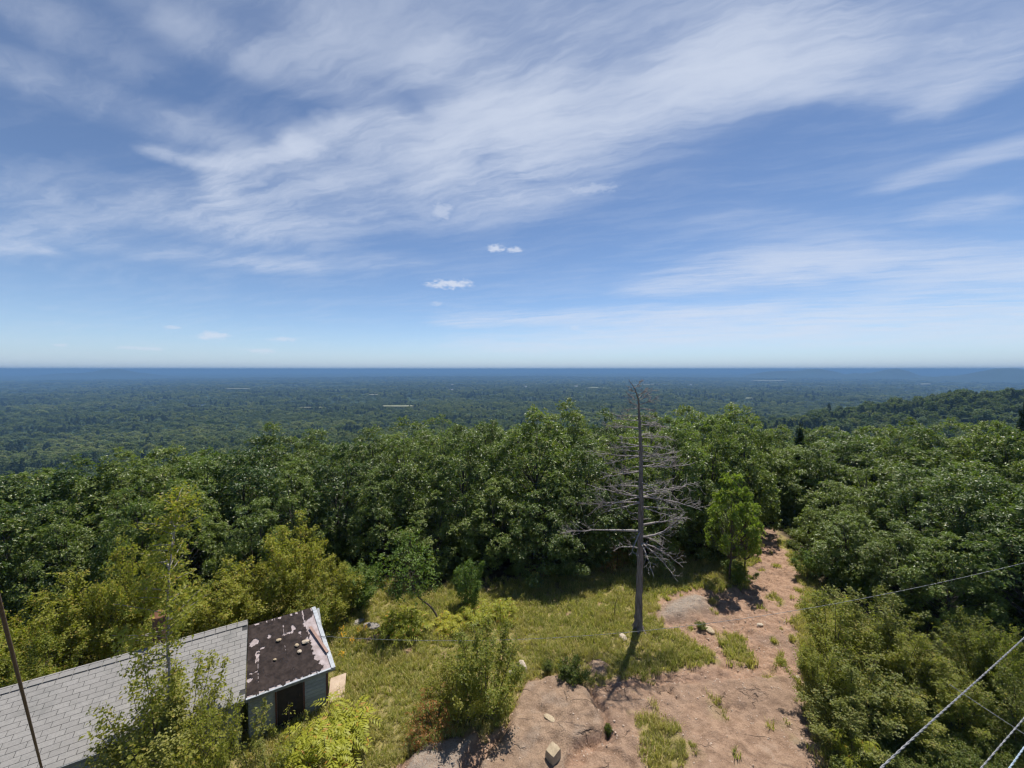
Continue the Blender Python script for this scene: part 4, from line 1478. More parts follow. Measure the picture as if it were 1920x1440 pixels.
FARSRC = [far_crown(600 + i) for i in range(5)] + [far_crown(620 + i, True) for i in range(2)] + [far_crown(630 + i, False, True) for i in range(2)]
FIELDS = [  # photo x0, x1, y of the middle, height in pixels, material, label
    (715, 776, 763.5, 2.4, 'hay_field', 'pale hay field in the wooded plain, below the dark stand of trees'),
    (1098, 1135, 729.0, 1.2, 'hay_field', 'narrow pale field far out on the plain left of the dead pine top'),
    (1398, 1418, 748.5, 2.0, 'hay_field', 'small bright clearing on the plain to the right of the pine'),
    (1406, 1480, 714.8, 1.2, 'hay_field', 'long pale strip of field far out on the right of the plain'),
    (1720, 1746, 721.8, 1.4, 'hay_field', 'short pale field far out above the wooded shoulder'),
    (690, 726, 741.0, 1.0, 'hay_field', 'faint pale strip of field in the middle of the plain'),
    (1185, 1240, 722.0, 0.9, 'hay_field', 'faint strip of field behind the top of the dead pine'),
    (420, 470, 731.0, 0.9, 'hay_field', 'faint strip of field far out on the left of the plain'),
    (118, 138, 749.8, 1.2, 'hay_field', 'small pale field on the left of the plain'),
    (560, 612, 766.0, 1.0, 'hay_field', 'thin pale strip of field behind a dark stand of trees'),
    (356, 388, 762.0, 1.4, 'pond_water', 'small pond glinting among the woods on the left')]
fpoly = []
for x0, x1, ym, hp, mat, lab in FIELDS:
    Y = 1000.0
    for it in range(40):
        p = at_depth((x0 + x1) / 2, ym, Y)
        Y += (p.z - float(base_h(np.array([p.x]), np.array([Y]))[0])) * 3
    d0, d1 = Y * (1 - hp / 2 / max(4, ym - HORIZON)), Y * (1 + hp / 2 / max(4, ym - HORIZON))
    rs = np.random.RandomState(int(x0))
    ring = []
    for k in range(24):
        a = k / 24 * 6.283
        c, s = math.cos(a), math.sin(a)
        c, s = math.copysign(abs(c) ** .6, c), math.copysign(abs(s) ** .6, s)
        yy = (d0 + d1) / 2 + (d1 - d0) / 2 * s * rs.uniform(.75, 1.1)
        xx = ((x0 + x1) / 2 - CX + (x1 - x0) / 2 * c * rs.uniform(.85, 1.05)) / F * yy
        ring.append((xx, yy))
    fpoly.append(ring)
    ra = np.array(ring)
    zz = base_h(ra[:, 0], ra[:, 1]) + (4 if ym > 740 else 8)
    cc = np.array([[ra[:, 0].mean(), ra[:, 1].mean(), zz.max()]])
    v = np.vstack([np.column_stack([ra, np.full(24, zz.max())]), cc, np.column_stack([ra, zz - 25])])
    t = [(k, (k + 1) % 24, 24) for k in range(24)]
    q = [(25 + k, 25 + (k + 1) % 24, (k + 1) % 24, k) for k in range(24)]
    o = MB().add(v, q, t).build('pond' if mat == 'pond_water' else 'field', MAT[mat])
    tag(o, lab, None, None, 'structure')

def plain_depth(px, py):
    Y = 1000.0
    for it in range(40):
        p = at_depth(px, py, Y)
        Y += (p.z - 7 - float(base_h(np.array([p.x]), np.array([Y]))[0])) * 3
    return Y


STANDS = []
for px, py, w, h in ((95, 806, 80, 9), (30, 809, 50, 5), (575, 761, 66, 6), (745, 756, 56, 5), (360, 764, 50, 4), (890, 742, 70, 5), (1560, 776, 40, 5), (1420, 752, 40, 4), (640, 735, 90, 3), (250, 745, 90, 3), (1000, 748, 50, 4), (1330, 738, 70, 3)):
    Y = plain_depth(px, py)
    STANDS.append(((px - CX) / F * Y, Y, w / 2 / F * Y, Y * h / 2 / max(8, py - HORIZON)))
# far wood: denser near, larger clumps farther out
pts, scs, idx = [], [], []
for (r0, r1, sp, s0) in ((105, 260, 5.4, 1.0), (260, 700, 7.5, 1.15), (700, 1600, 12.5, 1.6), (1600, 3600, 26, 2.6), (3600, 8000, 62, 5.0)):
    n = int(2 * 1.35 * (r1 ** 2 - r0 ** 2) / 2 / sp ** 2 * 1.15)
    r = np.sqrt(RS.uniform(r0 ** 2, r1 ** 2, n))
    a = RS.uniform(-1.35, 1.35, n)
    x, y = r * np.sin(a), r * np.cos(a)
    k = np.ones(n, bool)
    for ring in fpoly:
        ra = np.array(ring)
        near = (abs(y - ra[:, 1].mean()) < np.ptp(ra[:, 1]) * 2 + 60)
        if near.any():
            kk = np.where(near)[0]
            lo = ra.copy()
            # keep the field and a little of the sight line to it clear
            k[kk] &= ~((_poly_sd(ring, x[kk], y[kk]) < 6) | (_poly_sd(ring, x[kk] * 1.02, y[kk] * 1.02 + 25) < 2))
    x, y = x[k], y[k]
    n = len(x)
    z = base_h(x, y) - .6
    f = fbm(x / 330.0, y / 150.0, 3) + .35 * fbm(x / 40.0, y / 40.0, 2)
    shoulder = np.exp(-(((x - 640) / 330) ** 2 + ((y - 400) / 200) ** 2))
    con = RS.uniform(0, 1, n) < np.clip(.07 + .93 * sstep(f, .22, .46) - .02 * shoulder, 0, .95)
    for (sx, sy, sw2, sh2) in STANDS:
        con |= (((x - sx) / sw2) ** 2 + ((y - sy) / sh2) ** 2 + .6 * fbm(x / 60., y / 60., 2) < 1) & (RS.uniform(0, 1, n) < .93)
    s = s0 * RS.uniform(.55, 1.0, n) * (1 + .7 * RS.uniform(0, 1, n) ** 3)
    pale = (fbm(x / 420.0 + 40, y / 210.0, 3) + RS.normal(0, .12, n) > .16) & ~con
    pts.append(np.stack([x, y, z], 1))
    hs = s * RS.uniform(.85, 1.2, n)
    if r0 >= 700:
        hs = hs * (.62 if r0 < 3000 else .34)
    scs.append(np.stack([s, s, hs], 1))
    idx.append(np.where(con, 5 + RS.randint(0, 2, n), np.where(pale, 7 + RS.randint(0, 2, n), RS.randint(0, 5, n))))
pts, scs, idx = np.vstack(pts), np.vstack(scs), np.concatenate(idx)
print('far trees', len(pts))
scatter('far_forest', pts, RS.uniform(0, 6.28, len(pts)), scs, idx, FARSRC, 'unbroken green forest covering the slopes and the plain far below')


n = 1190
r = np.sqrt(RS.uniform(38 ** 2, 112 ** 2, n))
a = RS.uniform(-1.35, 1.35, n)
x, y = r * np.sin(a), r * np.cos(a)
s = RS.uniform(.8, 1.15, n)
scatter('hillside_forest', np.stack([x, y, base_h(x, y) - 1.2], 1), RS.uniform(0, 6.28, n), np.stack([s, s, s * .9], 1), RS.randint(0, 6, n), [o_[1] for o_ in OAK], 'green oak wood falling away down the hillside behind the tree line')
# dark undergrowth inside the wood
n = 5200
x, y = RS.uniform(-30, 32, n), RS.uniform(14, 44, n)
dd = -_poly_sd(CLEARING, x, y)
k = (dd < -2.0 + 1.2 * fbm(x / 2, y / 2, 2)) & (_poly_sd(BARE, x, y) > 1.0) & (RS.uniform(0, 1, n) < .5)
x, y = x[k], y[k]
s = RS.uniform(.30, .62, len(x))
scatter('undergrowth', np.stack([x, y, height(x, y)], 1), RS.uniform(0, 6.28, len(x)), np.stack([s * 1.3, s * 1.3, s], 1), RS.randint(0, 2, len(x)), [g_[1] for g_ in GREEN], 'dark leafy undergrowth in the shade below the oaks')

# ------------------------------------------------------------------ grass, low ground cover, gravel
def tuft(seed, n=26, h=.25, w=.012, spread=.13):
    rs = np.random.RandomState(seed)
    v, q = [], []
    for k in range(n):
        a = rs.uniform(0, 6.28)
        r = spread * math.sqrt(rs.uniform())
        b = rs.uniform(0, 6.28)
        hh = h * rs.uniform(.45, 1.15)
        le = hh * rs.uniform(.15, .75)
        p = np.array([r * math.cos(a), r * math.sin(a), -.02])
        s = np.array([-math.sin(b), math.cos(b), 0]) * w * rs.uniform(.7, 1.3)
        m = p + np.array([math.cos(b) * le * .35, math.sin(b) * le * .35, hh * .65])
        t = p + np.array([math.cos(b) * le, math.sin(b) * le, hh])
        i = len(v)
        v += [p - s, p + s, m + s * .7, m - s * .7, t]
        q += [(i, i + 1, i + 2, i + 3), (i + 3, i + 2, i + 4, i + 4)]
    v = np.array(v)
    quads = [f for f in q if len(set(f)) == 4]
    tris = [f[:3] for f in q if len(set(f)) == 3]
    me = MB().add(v, quads, tris).mesh('tuft', MAT['grass_blade'])
    face_attr(me, 'rnd', np.tile(rs.uniform(0, 1, n), 2))
    face_attr(me, 'rnd2', np.tile(rs.uniform(0, 1, n), 2))
    return me


def flower(seed):
    rs = np.random.RandomState(seed)
    c = rs.normal(0, .07, (18, 3)) + (0, 0, .5)
    ax = np.tile([0, 0, 1.0], (18, 1))
    me = leaf_mesh('flower', rs, [rosettes(rs, c, ax, 3, .05, .05, .8, 0, .01)], MAT['goldenrod'])
    return me


N = 62000
x = RS.uniform(-22, 24, N)
y = RS.uniform(9.5, 27.5, N)
g_, rk_, ba_, gr_, li_, ca_ = masks(x, y)
den = fbm(x / 1.6, y / 1.6, 3)
keep = RS.uniform(0, 1, N) < np.clip(g_ * (.75 + .8 * den) * 1.1, 0, 1) * (1 - .6 * rk_)
x, y = x[keep], y[keep]
z = height(x, y)
s = RS.uniform(.55, 1.15, len(x)) * (1 + .5 * np.clip(fbm(x / 2.5 + 8, y / 2.5, 2), -1, 1))
scatter('grass', np.stack([x, y, z], 1), RS.uniform(0, 6.28, len(x)), np.stack([s, s, s * RS.uniform(.6, 1.2, len(x))], 1), RS.randint(0, 6, len(x)), [tuft(700 + i) for i in range(6)],
        'dry yellow-green grass covering the hilltop clearing')
print('tufts', len(x))
# goldenrod
gp = [ground_at(px + RS.normal(0, 7), py + RS.normal(0, 4)) for px, py in ((650, 1205), (648, 1240), (665, 1195), (640, 1190), (690, 1192), (655, 1225)) for k in range(1)]
scatter('wildflower_weeds', [tuple(p) for p in gp], RS.uniform(0, 6, len(gp)), np.ones((len(gp), 3)) * .8, np.zeros(len(gp)), [flower(3)], 'yellow goldenrod flowering in the grass right of the shed')
# low ground cover bottom right and along the wood edge
cx, cyy = [], []
GC = PIX([(1640, 1330), (1760, 1270), (1920, 1260), (2100, 1300), (2200, 1700), (1600, 1700), (1600, 1420)])
x = RS.uniform(5, 24, 3000)
y = RS.uniform(8.5, 19, 3000)
k = _poly_sd(GC, x, y) + .5 * fbm(x, y, 2) < 0
px_, py_ = [x[k]], [y[k]]
x = RS.uniform(-24, 26, 9000)
y = RS.uniform(12, 30, 9000)
dd = -_poly_sd(CLEARING, x, y)
k = (dd < .3) & (dd > -2.5) & (_poly_sd(BARE, x, y) > .5) & (RS.uniform(0, 1, 9000) < .13)
px_.append(x[k])
py_.append(y[k])
x, y = np.concatenate(px_), np.concatenate(py_)
s = RS.uniform(.45, 1.0, len(x))
scatter('ground_cover_weeds', np.stack([x, y, height(x, y)], 1), RS.uniform(0, 6.28, len(x)), np.stack([s, s, s * RS.uniform(.6, 1.1, len(x))], 1), RS.randint(0, 3, len(x)), [m_[1] for m_ in LOW],
        'low green huckleberry cover below the cables and along the wood edge')
print('cover', len(x))


def pebble(seed, r=1.0, sub=1, mat='pink_pebble', squash=(1, .8, .55), rough=.22):
    rs = np.random.RandomState(seed)
    import bmesh
    bm = bmesh.new()
    bmesh.ops.create_icosphere(bm, subdivisions=sub, radius=r)
    for v in bm.verts:
        v.co = Vector((v.co.x * squash[0], v.co.y * squash[1], v.co.z * squash[2])) * (1 + rough * rs.normal())
    me = bpy.data.meshes.new('pebble')
    bm.to_mesh(me)
    bm.free()
    me.materials.append(MAT[mat])
    return me


N = 42000
x = RS.uniform(-4, 14, N)
y = RS.uniform(9.5, 28, N)
g_, rk_, ba_, gr_, li_, ca_ = masks(x, y)
keep = RS.uniform(0, 1, N) < ba_ * (.75 - .55 * rk_)
x, y = x[keep], y[keep]
s = .008 + .036 * RS.uniform(0, 1, len(x)) ** 8
scatter('gravel', np.stack([x, y, height(x, y) + s * .2], 1), RS.uniform(0, 6.28, len(x)), np.stack([s, s, s], 1), RS.randint(0, 4, len(x)), [pebble(800 + i) for i in range(4)], 'loose gravel strewn over the worn reddish soil')

# ------------------------------------------------------------------ cabin and tar-roofed shed
RU = Vector((0.850, 0.527, 0)).normalized()          # along the ridge, away from the camera
RV = Vector((RU.y, -RU.x, 0))                         # across it, towards the camera
ZR, ZE = 2.62, 1.62
R1 = at_depth(465, 1165, 1.0)
d_ = pix_dir(465, 1165)
R1 = Vector((0, 0, CAMZ)) + d_ * ((ZR - CAMZ) / d_.z)
d_ = pix_dir(472, 1306)
E1 = Vector((0, 0, CAMZ)) + d_ * ((ZE - CAMZ) / d_.z)
HALF = (E1 - R1).dot(RV)
print('cabin', R1, E1, 'half width', HALF)
UP = Vector((0, 0, 1))
DS = (RV * HALF + UP * (ZE - ZR))                     # down the front slope
SL = DS.length
DN = DS.normalized()
NR = RU.cross(DN)
NR = NR if NR.z > 0 else -NR
LEN = 9.6
cab = empty('cabin', (R1.x - RU.x * LEN / 2, R1.y - RU.y * LEN / 2, hz(R1.x - RU.x * LEN / 2, R1.y - RU.y * LEN / 2)))
tag(cab, 'long low cabin with a grey shingled roof half hidden by birches', 'cabin')
inv_c = cab.location


def loc(v, o):
    return tuple(Vector(v) - o)


def part(mb, name, mat, parent, smooth=False):
    o = mb.build(name, MAT[mat], parent, smooth)
    return o


floor_z = -0.75
# walls
wall_t = .12
ins = .28
A = R1 - RU * LEN
zb = floor_z
W = MB()
f0 = A + RU * .2 + RV * (HALF - ins)
f1 = R1 - RU * .15 + RV * (HALF - ins)
ztop = ZE + .10


def prism(mb, p, q, inner, z0, z1):
    mb.box((*loc((p.x, p.y, z0), inv_c),), q - p, inner, UP * (z1 - z0))


prism(W, f0.xy.to_3d(), f1.xy.to_3d(), -RV * wall_t, zb, ztop)
b0 = A + RU * .2 - RV * .08
b1 = R1 - RU * .15 - RV * .08
prism(W, b0.xy.to_3d(), b1.xy.to_3d(), RV * wall_t, zb, ZR - .15)
wallo = part(W, 'wall', 'teal_siding', cab)
for s_, e_ in ((A + RU * .2, RU), (R1 - RU * .15, -RU)):
    gmb = MB()
    pa, pb = s_ - RV * .08, s_ + RV * (HALF - ins)
    v = []
    for off in (0, wall_t):
        for p, z in ((pa, zb), (pb, zb), (pb, ztop), (s_, ZR - .10), (pa, ZR - .15)):
            v.append(loc((p.x + e_.x * off, p.y + e_.y * off, z), inv_c))
    q = [(0, 1, 6, 5), (1, 2, 7, 6), (2, 3, 8, 7), (3, 4, 9, 8), (4, 0, 5, 9), (0, 4, 2, 1), (5, 6, 7, 9)]
    gmb.add(v, q, [(2, 4, 3), (7, 8, 9)])
    part(gmb, 'gable_wall', 'teal_siding', cab)
# siding planks on the front wall, right half (the rest is behind the birches)
pl = MB().box((0, 0, 0), RU * 3.4, RV * .022, UP * .135)
plm = pl.mesh('plank', MAT['teal_siding'])
for k in range(15):
    o = link(bpy.data.objects.new('plank', plm), cab)
    st = R1 - RU * 3.6 + RV * (HALF - ins + .003)
    o.location = loc((st.x, st.y, zb + .2 + k * .15), inv_c)
# roof: two slabs and a course of shingles
roof = MB()
roof.box(loc(A - NR * .09, inv_c), RU * LEN, DS, NR * .08)
DSb = (-RV * .16 + UP * -.05)
NB = RU.cross(DSb.normalized())
NB = NB if NB.z > 0 else -NB
roof.box(loc(A - NB * .09, inv_c), RU * LEN, DSb, NB * .08)
roof_o = part(roof, 'roof', 'shingle_base', cab)
ROWS = 17
ex = SL / ROWS
sw = .36
sh = MB()
sh.box((0, 0, 0), RU * (sw - .012), DN * (ex - .010), NR * .006)
shm = sh.mesh('shingle', MAT['shingle'])
cand = []
rs = np.random.RandomState(9)
for r in range(ROWS):
    off = (r % 2) * sw / 2 + rs.uniform(-.03, .03)
    n = int(LEN / sw) + 2
    for k in range(-1, n):
        u = LEN - off - (k + 1) * sw
        if u < -.02 or u + sw > LEN + .19:
            continue
        p = A + RU * u + DN * (r * ex + .012) + NR * (-.004 + .002 * rs.uniform())
        wdt = sw
        if u + sw > LEN:
            wdt = LEN - u
        q = p + RU * (wdt / 2)
        cp_ = cam.matrix_world
        rel = Vector((q.x, q.y, q.z - CAMZ))
        ppx = CX + F * rel.x / rel.y
        cand.append((ppx, r, p, wdt))
inview = [c for c in cand if c[0] > -30]
inview.sort(key=lambda c: -((c[2] - Vector((0, 0, CAMZ))).length) if False else (c[2] - Vector((0, 0, CAMZ))).length)
singles = [c for c in inview if abs(c[3] - sw) < 1e-6][:300]
ids = set(id(c) for c in singles)
for c in singles:
    o = link(bpy.data.objects.new('shingle', shm), roof_o)
    o.location = loc(c[2], inv_c)
    o.rotation_euler = (rs.normal(0, .003), rs.normal(0, .003), rs.normal(0, .006))
rest = MB()
for c in cand:
    if id(c) not in ids:
        rest.box(loc(c[2], inv_c), RU * (c[3] - .012), DN * (ex - .010), NR * .006)
o = part(rest, 'shingle_courses', 'shingle', roof_o)
o['kind'] = 'stuff'
cap_ = MB()
for k in range(int(LEN / .32)):
    p = A + RU * (k * .32) - DN * .0 + NR * .022
    cap_.box(loc(p, inv_c), RU * .30, DN * .16, NR * .014)
    cap_.box(loc(A + RU * (k * .32) + NB * .022, inv_c), RU * .30, DSb.normalized() * .16, NB * .014)
o = part(cap_, 'ridge_cap', 'shingle', roof_o)
o['kind'] = 'stuff'
fas = MB().box(loc(A + DS - NR * .14 + DN * .002, inv_c), RU * LEN, DN * .025, NR * .135)
part(fas, 'fascia', 'grey_deck', cab)
# rusty stovepipe behind the ridge
d_ = pix_dir(283, 1212)
for it in range(2):
    pp = A + RU * 5.6
k_best = min(np.linspace(0, LEN, 200), key=lambda k: abs((CX + F * (A + RU * k - RV * .35).x / (A + RU * k - RV * .35).y) - 283))
cp = A + RU * k_best - RV * .35
zb_ = ZR - .1
cyl = MB().tube([loc((cp.x, cp.y, floor_z), inv_c), loc((cp.x, cp.y, zb_ + .45), inv_c), loc((cp.x, cp.y, zb_ + .95), inv_c)], [.17, .17, .165], 16)
ch = part(cyl, 'stovepipe', 'rusty_pipe', cab, False)
capm = MB().tube([loc((cp.x, cp.y, zb_ + .99), inv_c), loc((cp.x, cp.y, zb_ + 1.02), inv_c), loc((cp.x, cp.y, zb_ + 1.18), inv_c)], [.26, .25, .03], 14)
for a in (0, 2.1, 4.2):
    capm.tube([loc((cp.x + .15 * math.cos(a), cp.y + .15 * math.sin(a), zb_ + .93), inv_c), loc((cp.x + .17 * math.cos(a), cp.y + .17 * math.sin(a), zb_ + 1.01), inv_c)], [.012, .012], 5)
part(capm, 'rain_cap', 'rusty_cap', ch)

# --- shed
SZR, SZE = ZR - .17, ZE - .10
d_ = pix_dir(590, 1143)
S1 = Vector((0, 0, CAMZ)) + d_ * ((SZR - CAMZ) / d_.z)
SLEN = (S1 - R1).dot(RU)
shed_ridge0 = R1 + RU * .012
shed_ridge0.z = SZR
SH = HALF * .97
shed = empty('shed', (R1.x + RU.x * SLEN / 2, R1.y + RU.y * SLEN / 2, hz(R1.x + RU.x * SLEN / 2, R1.y + RU.y * SLEN / 2)))
tag(shed, 'small shed with torn black tar roof built onto the right end of the cabin', 'shed')
so = shed.location
SDS = RV * SH + UP * (SZE - SZR)
SDN = SDS.normalized()
SSL = SDS.length
SN = RU.cross(SDN)
SN = SN if SN.z > 0 else -SN
SDSb = -RV * .06 + UP * -.03
SNb = RU.cross(SDSb.normalized())
SNb = SNb if SNb.z > 0 else -SNb
print('shed length', SLEN, 'slope', SSL)
rf = MB()
rf.box(loc(shed_ridge0 - SN * .07, so), RU * SLEN, SDS, SN * .06)
rf.box(loc(shed_ridge0 - SNb * .07, so), RU * SLEN, SDSb, SNb * .06)
d_ = pix_dir(628, 1254)
ES = Vector((0, 0, CAMZ)) + d_ * ((SZE - CAMZ) / d_.z)
KS = (ES - shed_ridge0).dot(RU) - SLEN               # the eave runs on a little further than the ridge
print('shed skew', KS, (ES - shed_ridge0).dot(RV), SH)
rf = MB()
tp = [shed_ridge0, shed_ridge0 + RU * SLEN, shed_ridge0 + SDS + RU * (SLEN + KS), shed_ridge0 + SDS]
rf.add([loc(p - SN * .07, so) for p in tp] + [loc(p - SN * .01, so) for p in tp], [(0, 3, 2, 1), (4, 5, 6, 7), (0, 1, 5, 4), (1, 2, 6, 5), (2, 3, 7, 6), (3, 0, 4, 7)])
rf.box(loc(shed_ridge0 - SNb * .07, so), RU * SLEN, SDSb, SNb * .06)
srf = part(rf, 'roof', 'pale_sheathing', shed)
RAKE = SDS + RU * KS
# torn felt: a fine sheet with holes where it has blown away
nu, nv = 96, 96
uu, vv = np.meshgrid(np.linspace(0, 1, nu + 1), np.linspace(0, 1, nv + 1), indexing='ij')
wr = .010 + .012 * fbm(uu * 9, vv * 9, 3) + .010 * np.abs(fbm(uu * 22 + 3, vv * 22, 2))
wr = np.maximum(wr, .002)
P0 = np.array(loc(shed_ridge0, so))
V = P0 + (uu * (SLEN + KS * vv))[..., None] * np.array(RU) + vv[..., None] * SSL * np.array(SDN) + wr[..., None] * np.array(SN)
ucen, vcen = (uu[:-1, :-1] + .5 / nu), (vv[:-1, :-1] + .5 / nv)
nz = fbm(ucen * 9 + 2, vcen * 9, 4)
edge = ucen + .10 * fbm(vcen * 7 + 1, ucen * 2, 4) + .03 * fbm(vcen * 30, ucen * 30, 2)
strip_from = .82 + .13 * sstep(vcen, .25, .08)
torn = (edge > strip_from)
for (cu, cv, ru, rv) in ((.08, .30, .055, .06), (.12, .50, .030, .075), (.09, .70, .05, .012), (.03, .78, .04, .02), (.28, .26, .022, .045), (.33, .38, .05, .018), (.42, .52, .035, .03),
                         (.55, .30, .09, .02), (.62, .25, .03, .04), (.76, .48, .04, .05), (.70, .36, .02, .05), (.20, .40, .04, .014), (.80, .12, .018, .09)):
    torn |= ((ucen - cu) / ru) ** 2 + ((vcen - cv) / rv) ** 2 + 2.4 * nz + 1.2 * fbm(ucen * 34, vcen * 34, 2) < .8
for (u0, v0, u1, v1, w_) in ((.49, .10, .47, .62, .006), (.13, .52, .13, .86, .008)):
    tt_ = np.clip((vcen - v0) / (v1 - v0), 0, 1)
    torn |= (abs(ucen - (u0 + (u1 - u0) * tt_)) < w_ * (1 + 1.2 * nz)) & (vcen > v0) & (vcen < v1) & (fbm(vcen * 40, ucen * 5, 2) > -.12)
torn |= (vcen > .955 + .03 * nz) & (fbm(ucen * 16, vcen * 4, 3) > -.05)
torn |= (vcen < .03 + .03 * nz) & (fbm(ucen * 12, vcen * 3, 3) > .12)
torn |= fbm(ucen * 26 + 7, vcen * 26, 3) > .60
I = (np.arange(nu)[:, None] * (nv + 1) + np.arange(nv)[None, :])
keepf = ~torn
q = np.stack([I, I + nv + 1, I + nv + 2, I + 1], -1)[keepf]
felt = MB().add(V.reshape(-1, 3), q)
part(felt, 'tar_felt', 'tar_felt', srf, True)
# metal drip edges
fl = MB()
e0 = shed_ridge0 + RU * (SLEN - .10) + SN * .006
fl.box(loc(e0, so), RU * .13, RAKE, SN * .012)
part(fl, 'flashing', 'flashing', srf)
fl = MB().box(loc(shed_ridge0 + SDS - SDN * .045 + SN * .004, so), RU * (SLEN + KS - .12), SDN * .06, SN * .010)
part(fl, 'flashing', 'flashing', srf)
fl = MB().box(loc(shed_ridge0 + SDS + SDN * .002 - SN * .11, so), RU * (SLEN + KS + .02), SDN * .02, SN * .10)
part(fl, 'fascia', 'grey_deck', srf)
fl = MB().box(loc(shed_ridge0 + RU * SLEN - SN * .11, so), RU * .02, RAKE, SN * .10)
part(fl, 'barge_board', 'red_trim', srf)
# shed walls
shz = .30
wi = .20
c0 = R1 + RU * .05 + RV * (SH - wi)
c1 = R1 + RU * (SLEN + KS - .20) + RV * (SH - wi)
wl = c1 - c0
wtop = SZE + .06
sw_ = MB()
sw_.box(loc((c0.x, c0.y, shz - .6), so), Vector((wl.x, wl.y, 0)), -RV * .10, UP * (wtop - shz + .6))
part(sw_, 'wall', 'teal_siding', shed)
gm_ = MB()
pa, pb = c1 - RV * (SH - wi), c1
v = []
for off in (0, -.10):
    for p, z in ((pa, shz - .6), (pb, shz - .6), (pb, wtop), (pa + RV * .1, SZR - .11), (pa, SZR - .09)):
        v.append(loc((p.x + RU.x * off, p.y + RU.y * off, z), so))
gm_.add(v, [(0, 1, 6, 5), (1, 2, 7, 6), (2, 3, 8, 7), (3, 4, 9, 8), (4, 0, 5, 9), (0, 4, 2, 1), (5, 6, 7, 9)], [(2, 4, 3), (7, 8, 9)])
part(gm_, 'gable_wall', 'teal_siding', shed)
n_pl = 11
phm = MB().box((0, 0, 0), RU * (SLEN * .30), RV * .020, UP * .118).mesh('plank', MAT['teal_siding'])
phm2 = MB().box((0, 0, 0), RU * (SLEN * .24), RV * .020, UP * .118).mesh('plank', MAT['teal_siding'])
for k in range(n_pl):
    zz = wtop - .06 - (k + 1) * .128
    o = link(bpy.data.objects.new('plank', phm), shed)
    st = c1 - RU * (SLEN * .30 + .06) + RV * .003
    o.location = loc((st.x, st.y, zz), so)
    o.rotation_euler = (0, 0, 0)
    o = link(bpy.data.objects.new('plank', phm2), shed)
    st = c0 + RU * .02 + RV * .003
    o.location = loc((st.x, st.y, zz), so)
tr_ = MB().box(loc((c1.x - RU.x * .055 + RV.x * .003, c1.y - RU.y * .055 + RV.y * .003, shz - .55), so), RU * .07, RV * .035, UP * (wtop - shz + .5))
part(tr_, 'corner_trim', 'red_trim', shed)
dr0 = c1 - RU * (SLEN * .30 + .09 + .78) + RV * .004
dr = MB().box(loc((dr0.x, dr0.y, shz - .35), so), RU * .76, RV * .03, UP * (wtop - shz + .25))
door = part(dr, 'door', 'brown_door', shed)
hm = MB().tube([loc((dr0 + RU * .66 + RV * .04).xy.to_3d() + UP * .9, so), loc((dr0 + RU * .66 + RV * .09).xy.to_3d() + UP * .9, so), loc((dr0 + RU * .66 + RV * .09).xy.to_3d() + UP * 1.02, so)], [.012, .012, .012], 6)
part(hm, 'handle', 'rusty_pipe', door)
for off in (-.06, .765):
    jm = MB().box(loc((dr0.x + RU.x * off, dr0.y + RU.y * off, shz - .35), so), RU * .05, RV * .045, UP * (wtop - shz + .28))
    part(jm, 'door_jamb', 'red_trim', door)
stp = c1 - RU * 1.95 + RV * .05
dk = MB().box(loc((stp.x, stp.y, shz - .42), so), RU * 1.9, RV * .34, UP * .14)
part(dk, 'door_step', 'grey_deck', shed)


# things lying on the shed roof
def on_roof(u, v, h=.02):
    return shed_ridge0 + RU * (SLEN + KS * v) * u + SDN * SSL * v + SN * h


for u, v, s, mat, lab in ((.40, .37, .085, 'tan_stone', 'flat reddish stone lying on the black shed roof, uppermost of the stones'), (.62, .53, .085, 'tan_stone', 'rounded tan stone on the shed roof beside the peeled patch'),
                          (.64, .63, .085, 'pale_stone', 'tan stone lowest on the right half of the shed roof'), (.33, .63, .055, 'tan_stone', 'small tan pebble on the middle of the shed roof'),
                          (.74, .52, .12, 'pale_stone', 'largest pale stone on the shed roof near the board')):
    o = link(bpy.data.objects.new('stone', pebble(int(u * 1000), 1, 2, mat, (1.1, .8, .5), .07)))
    o.scale = (s, s, s)
    o.location = on_roof(u, v, .04)
    o.rotation_euler = (0, 0, u * 9)
    tag(o, lab, 'stone', 'stones on the shed roof')
bp0, bp1 = on_roof(.83, .33, .05), on_roof(.955, .78, .035)
bd = (bp1 - bp0)
o = MB().box((0, 0, 0), bd, bd.normalized().cross(SN) * -.085, SN * .03).build('board', MAT['board_wood'])
o.location = bp0
tag(o, 'short reddish board lying on the peeled edge of the shed roof', 'board')
# plywood sheet behind the shed corner
pw = ground_at(636, 1305)
o = MB().box((0, 0, 0), (.48, .25, .02), (-.28, .85, .25), (0, -.012, .04)).build('plywood_sheet', MAT['plywood'])
o.location = (pw.x - .22, pw.y - .42, pw.z + .04)
tag(o, 'pale plywood offcut lying in the grass at the right corner of the shed', 'plywood')


# ------------------------------------------------------------------ stones in the clearing
def boulder(px, py, size, mat, lab, sq=(1, .8, .6), seed=1, name='stone'):
    g = ground_at(px, py)
    o = link(bpy.data.objects.new(name, pebble(seed, 1, 2, mat, sq, .08)))
    o.scale = (size,) * 3
    o.location = (g.x, g.y, g.z + size * sq[2] * .45)
    o.rotation_euler = (0, 0, seed * 1.3)
    tag(o, lab, name if name != 'stone' else 'stone')


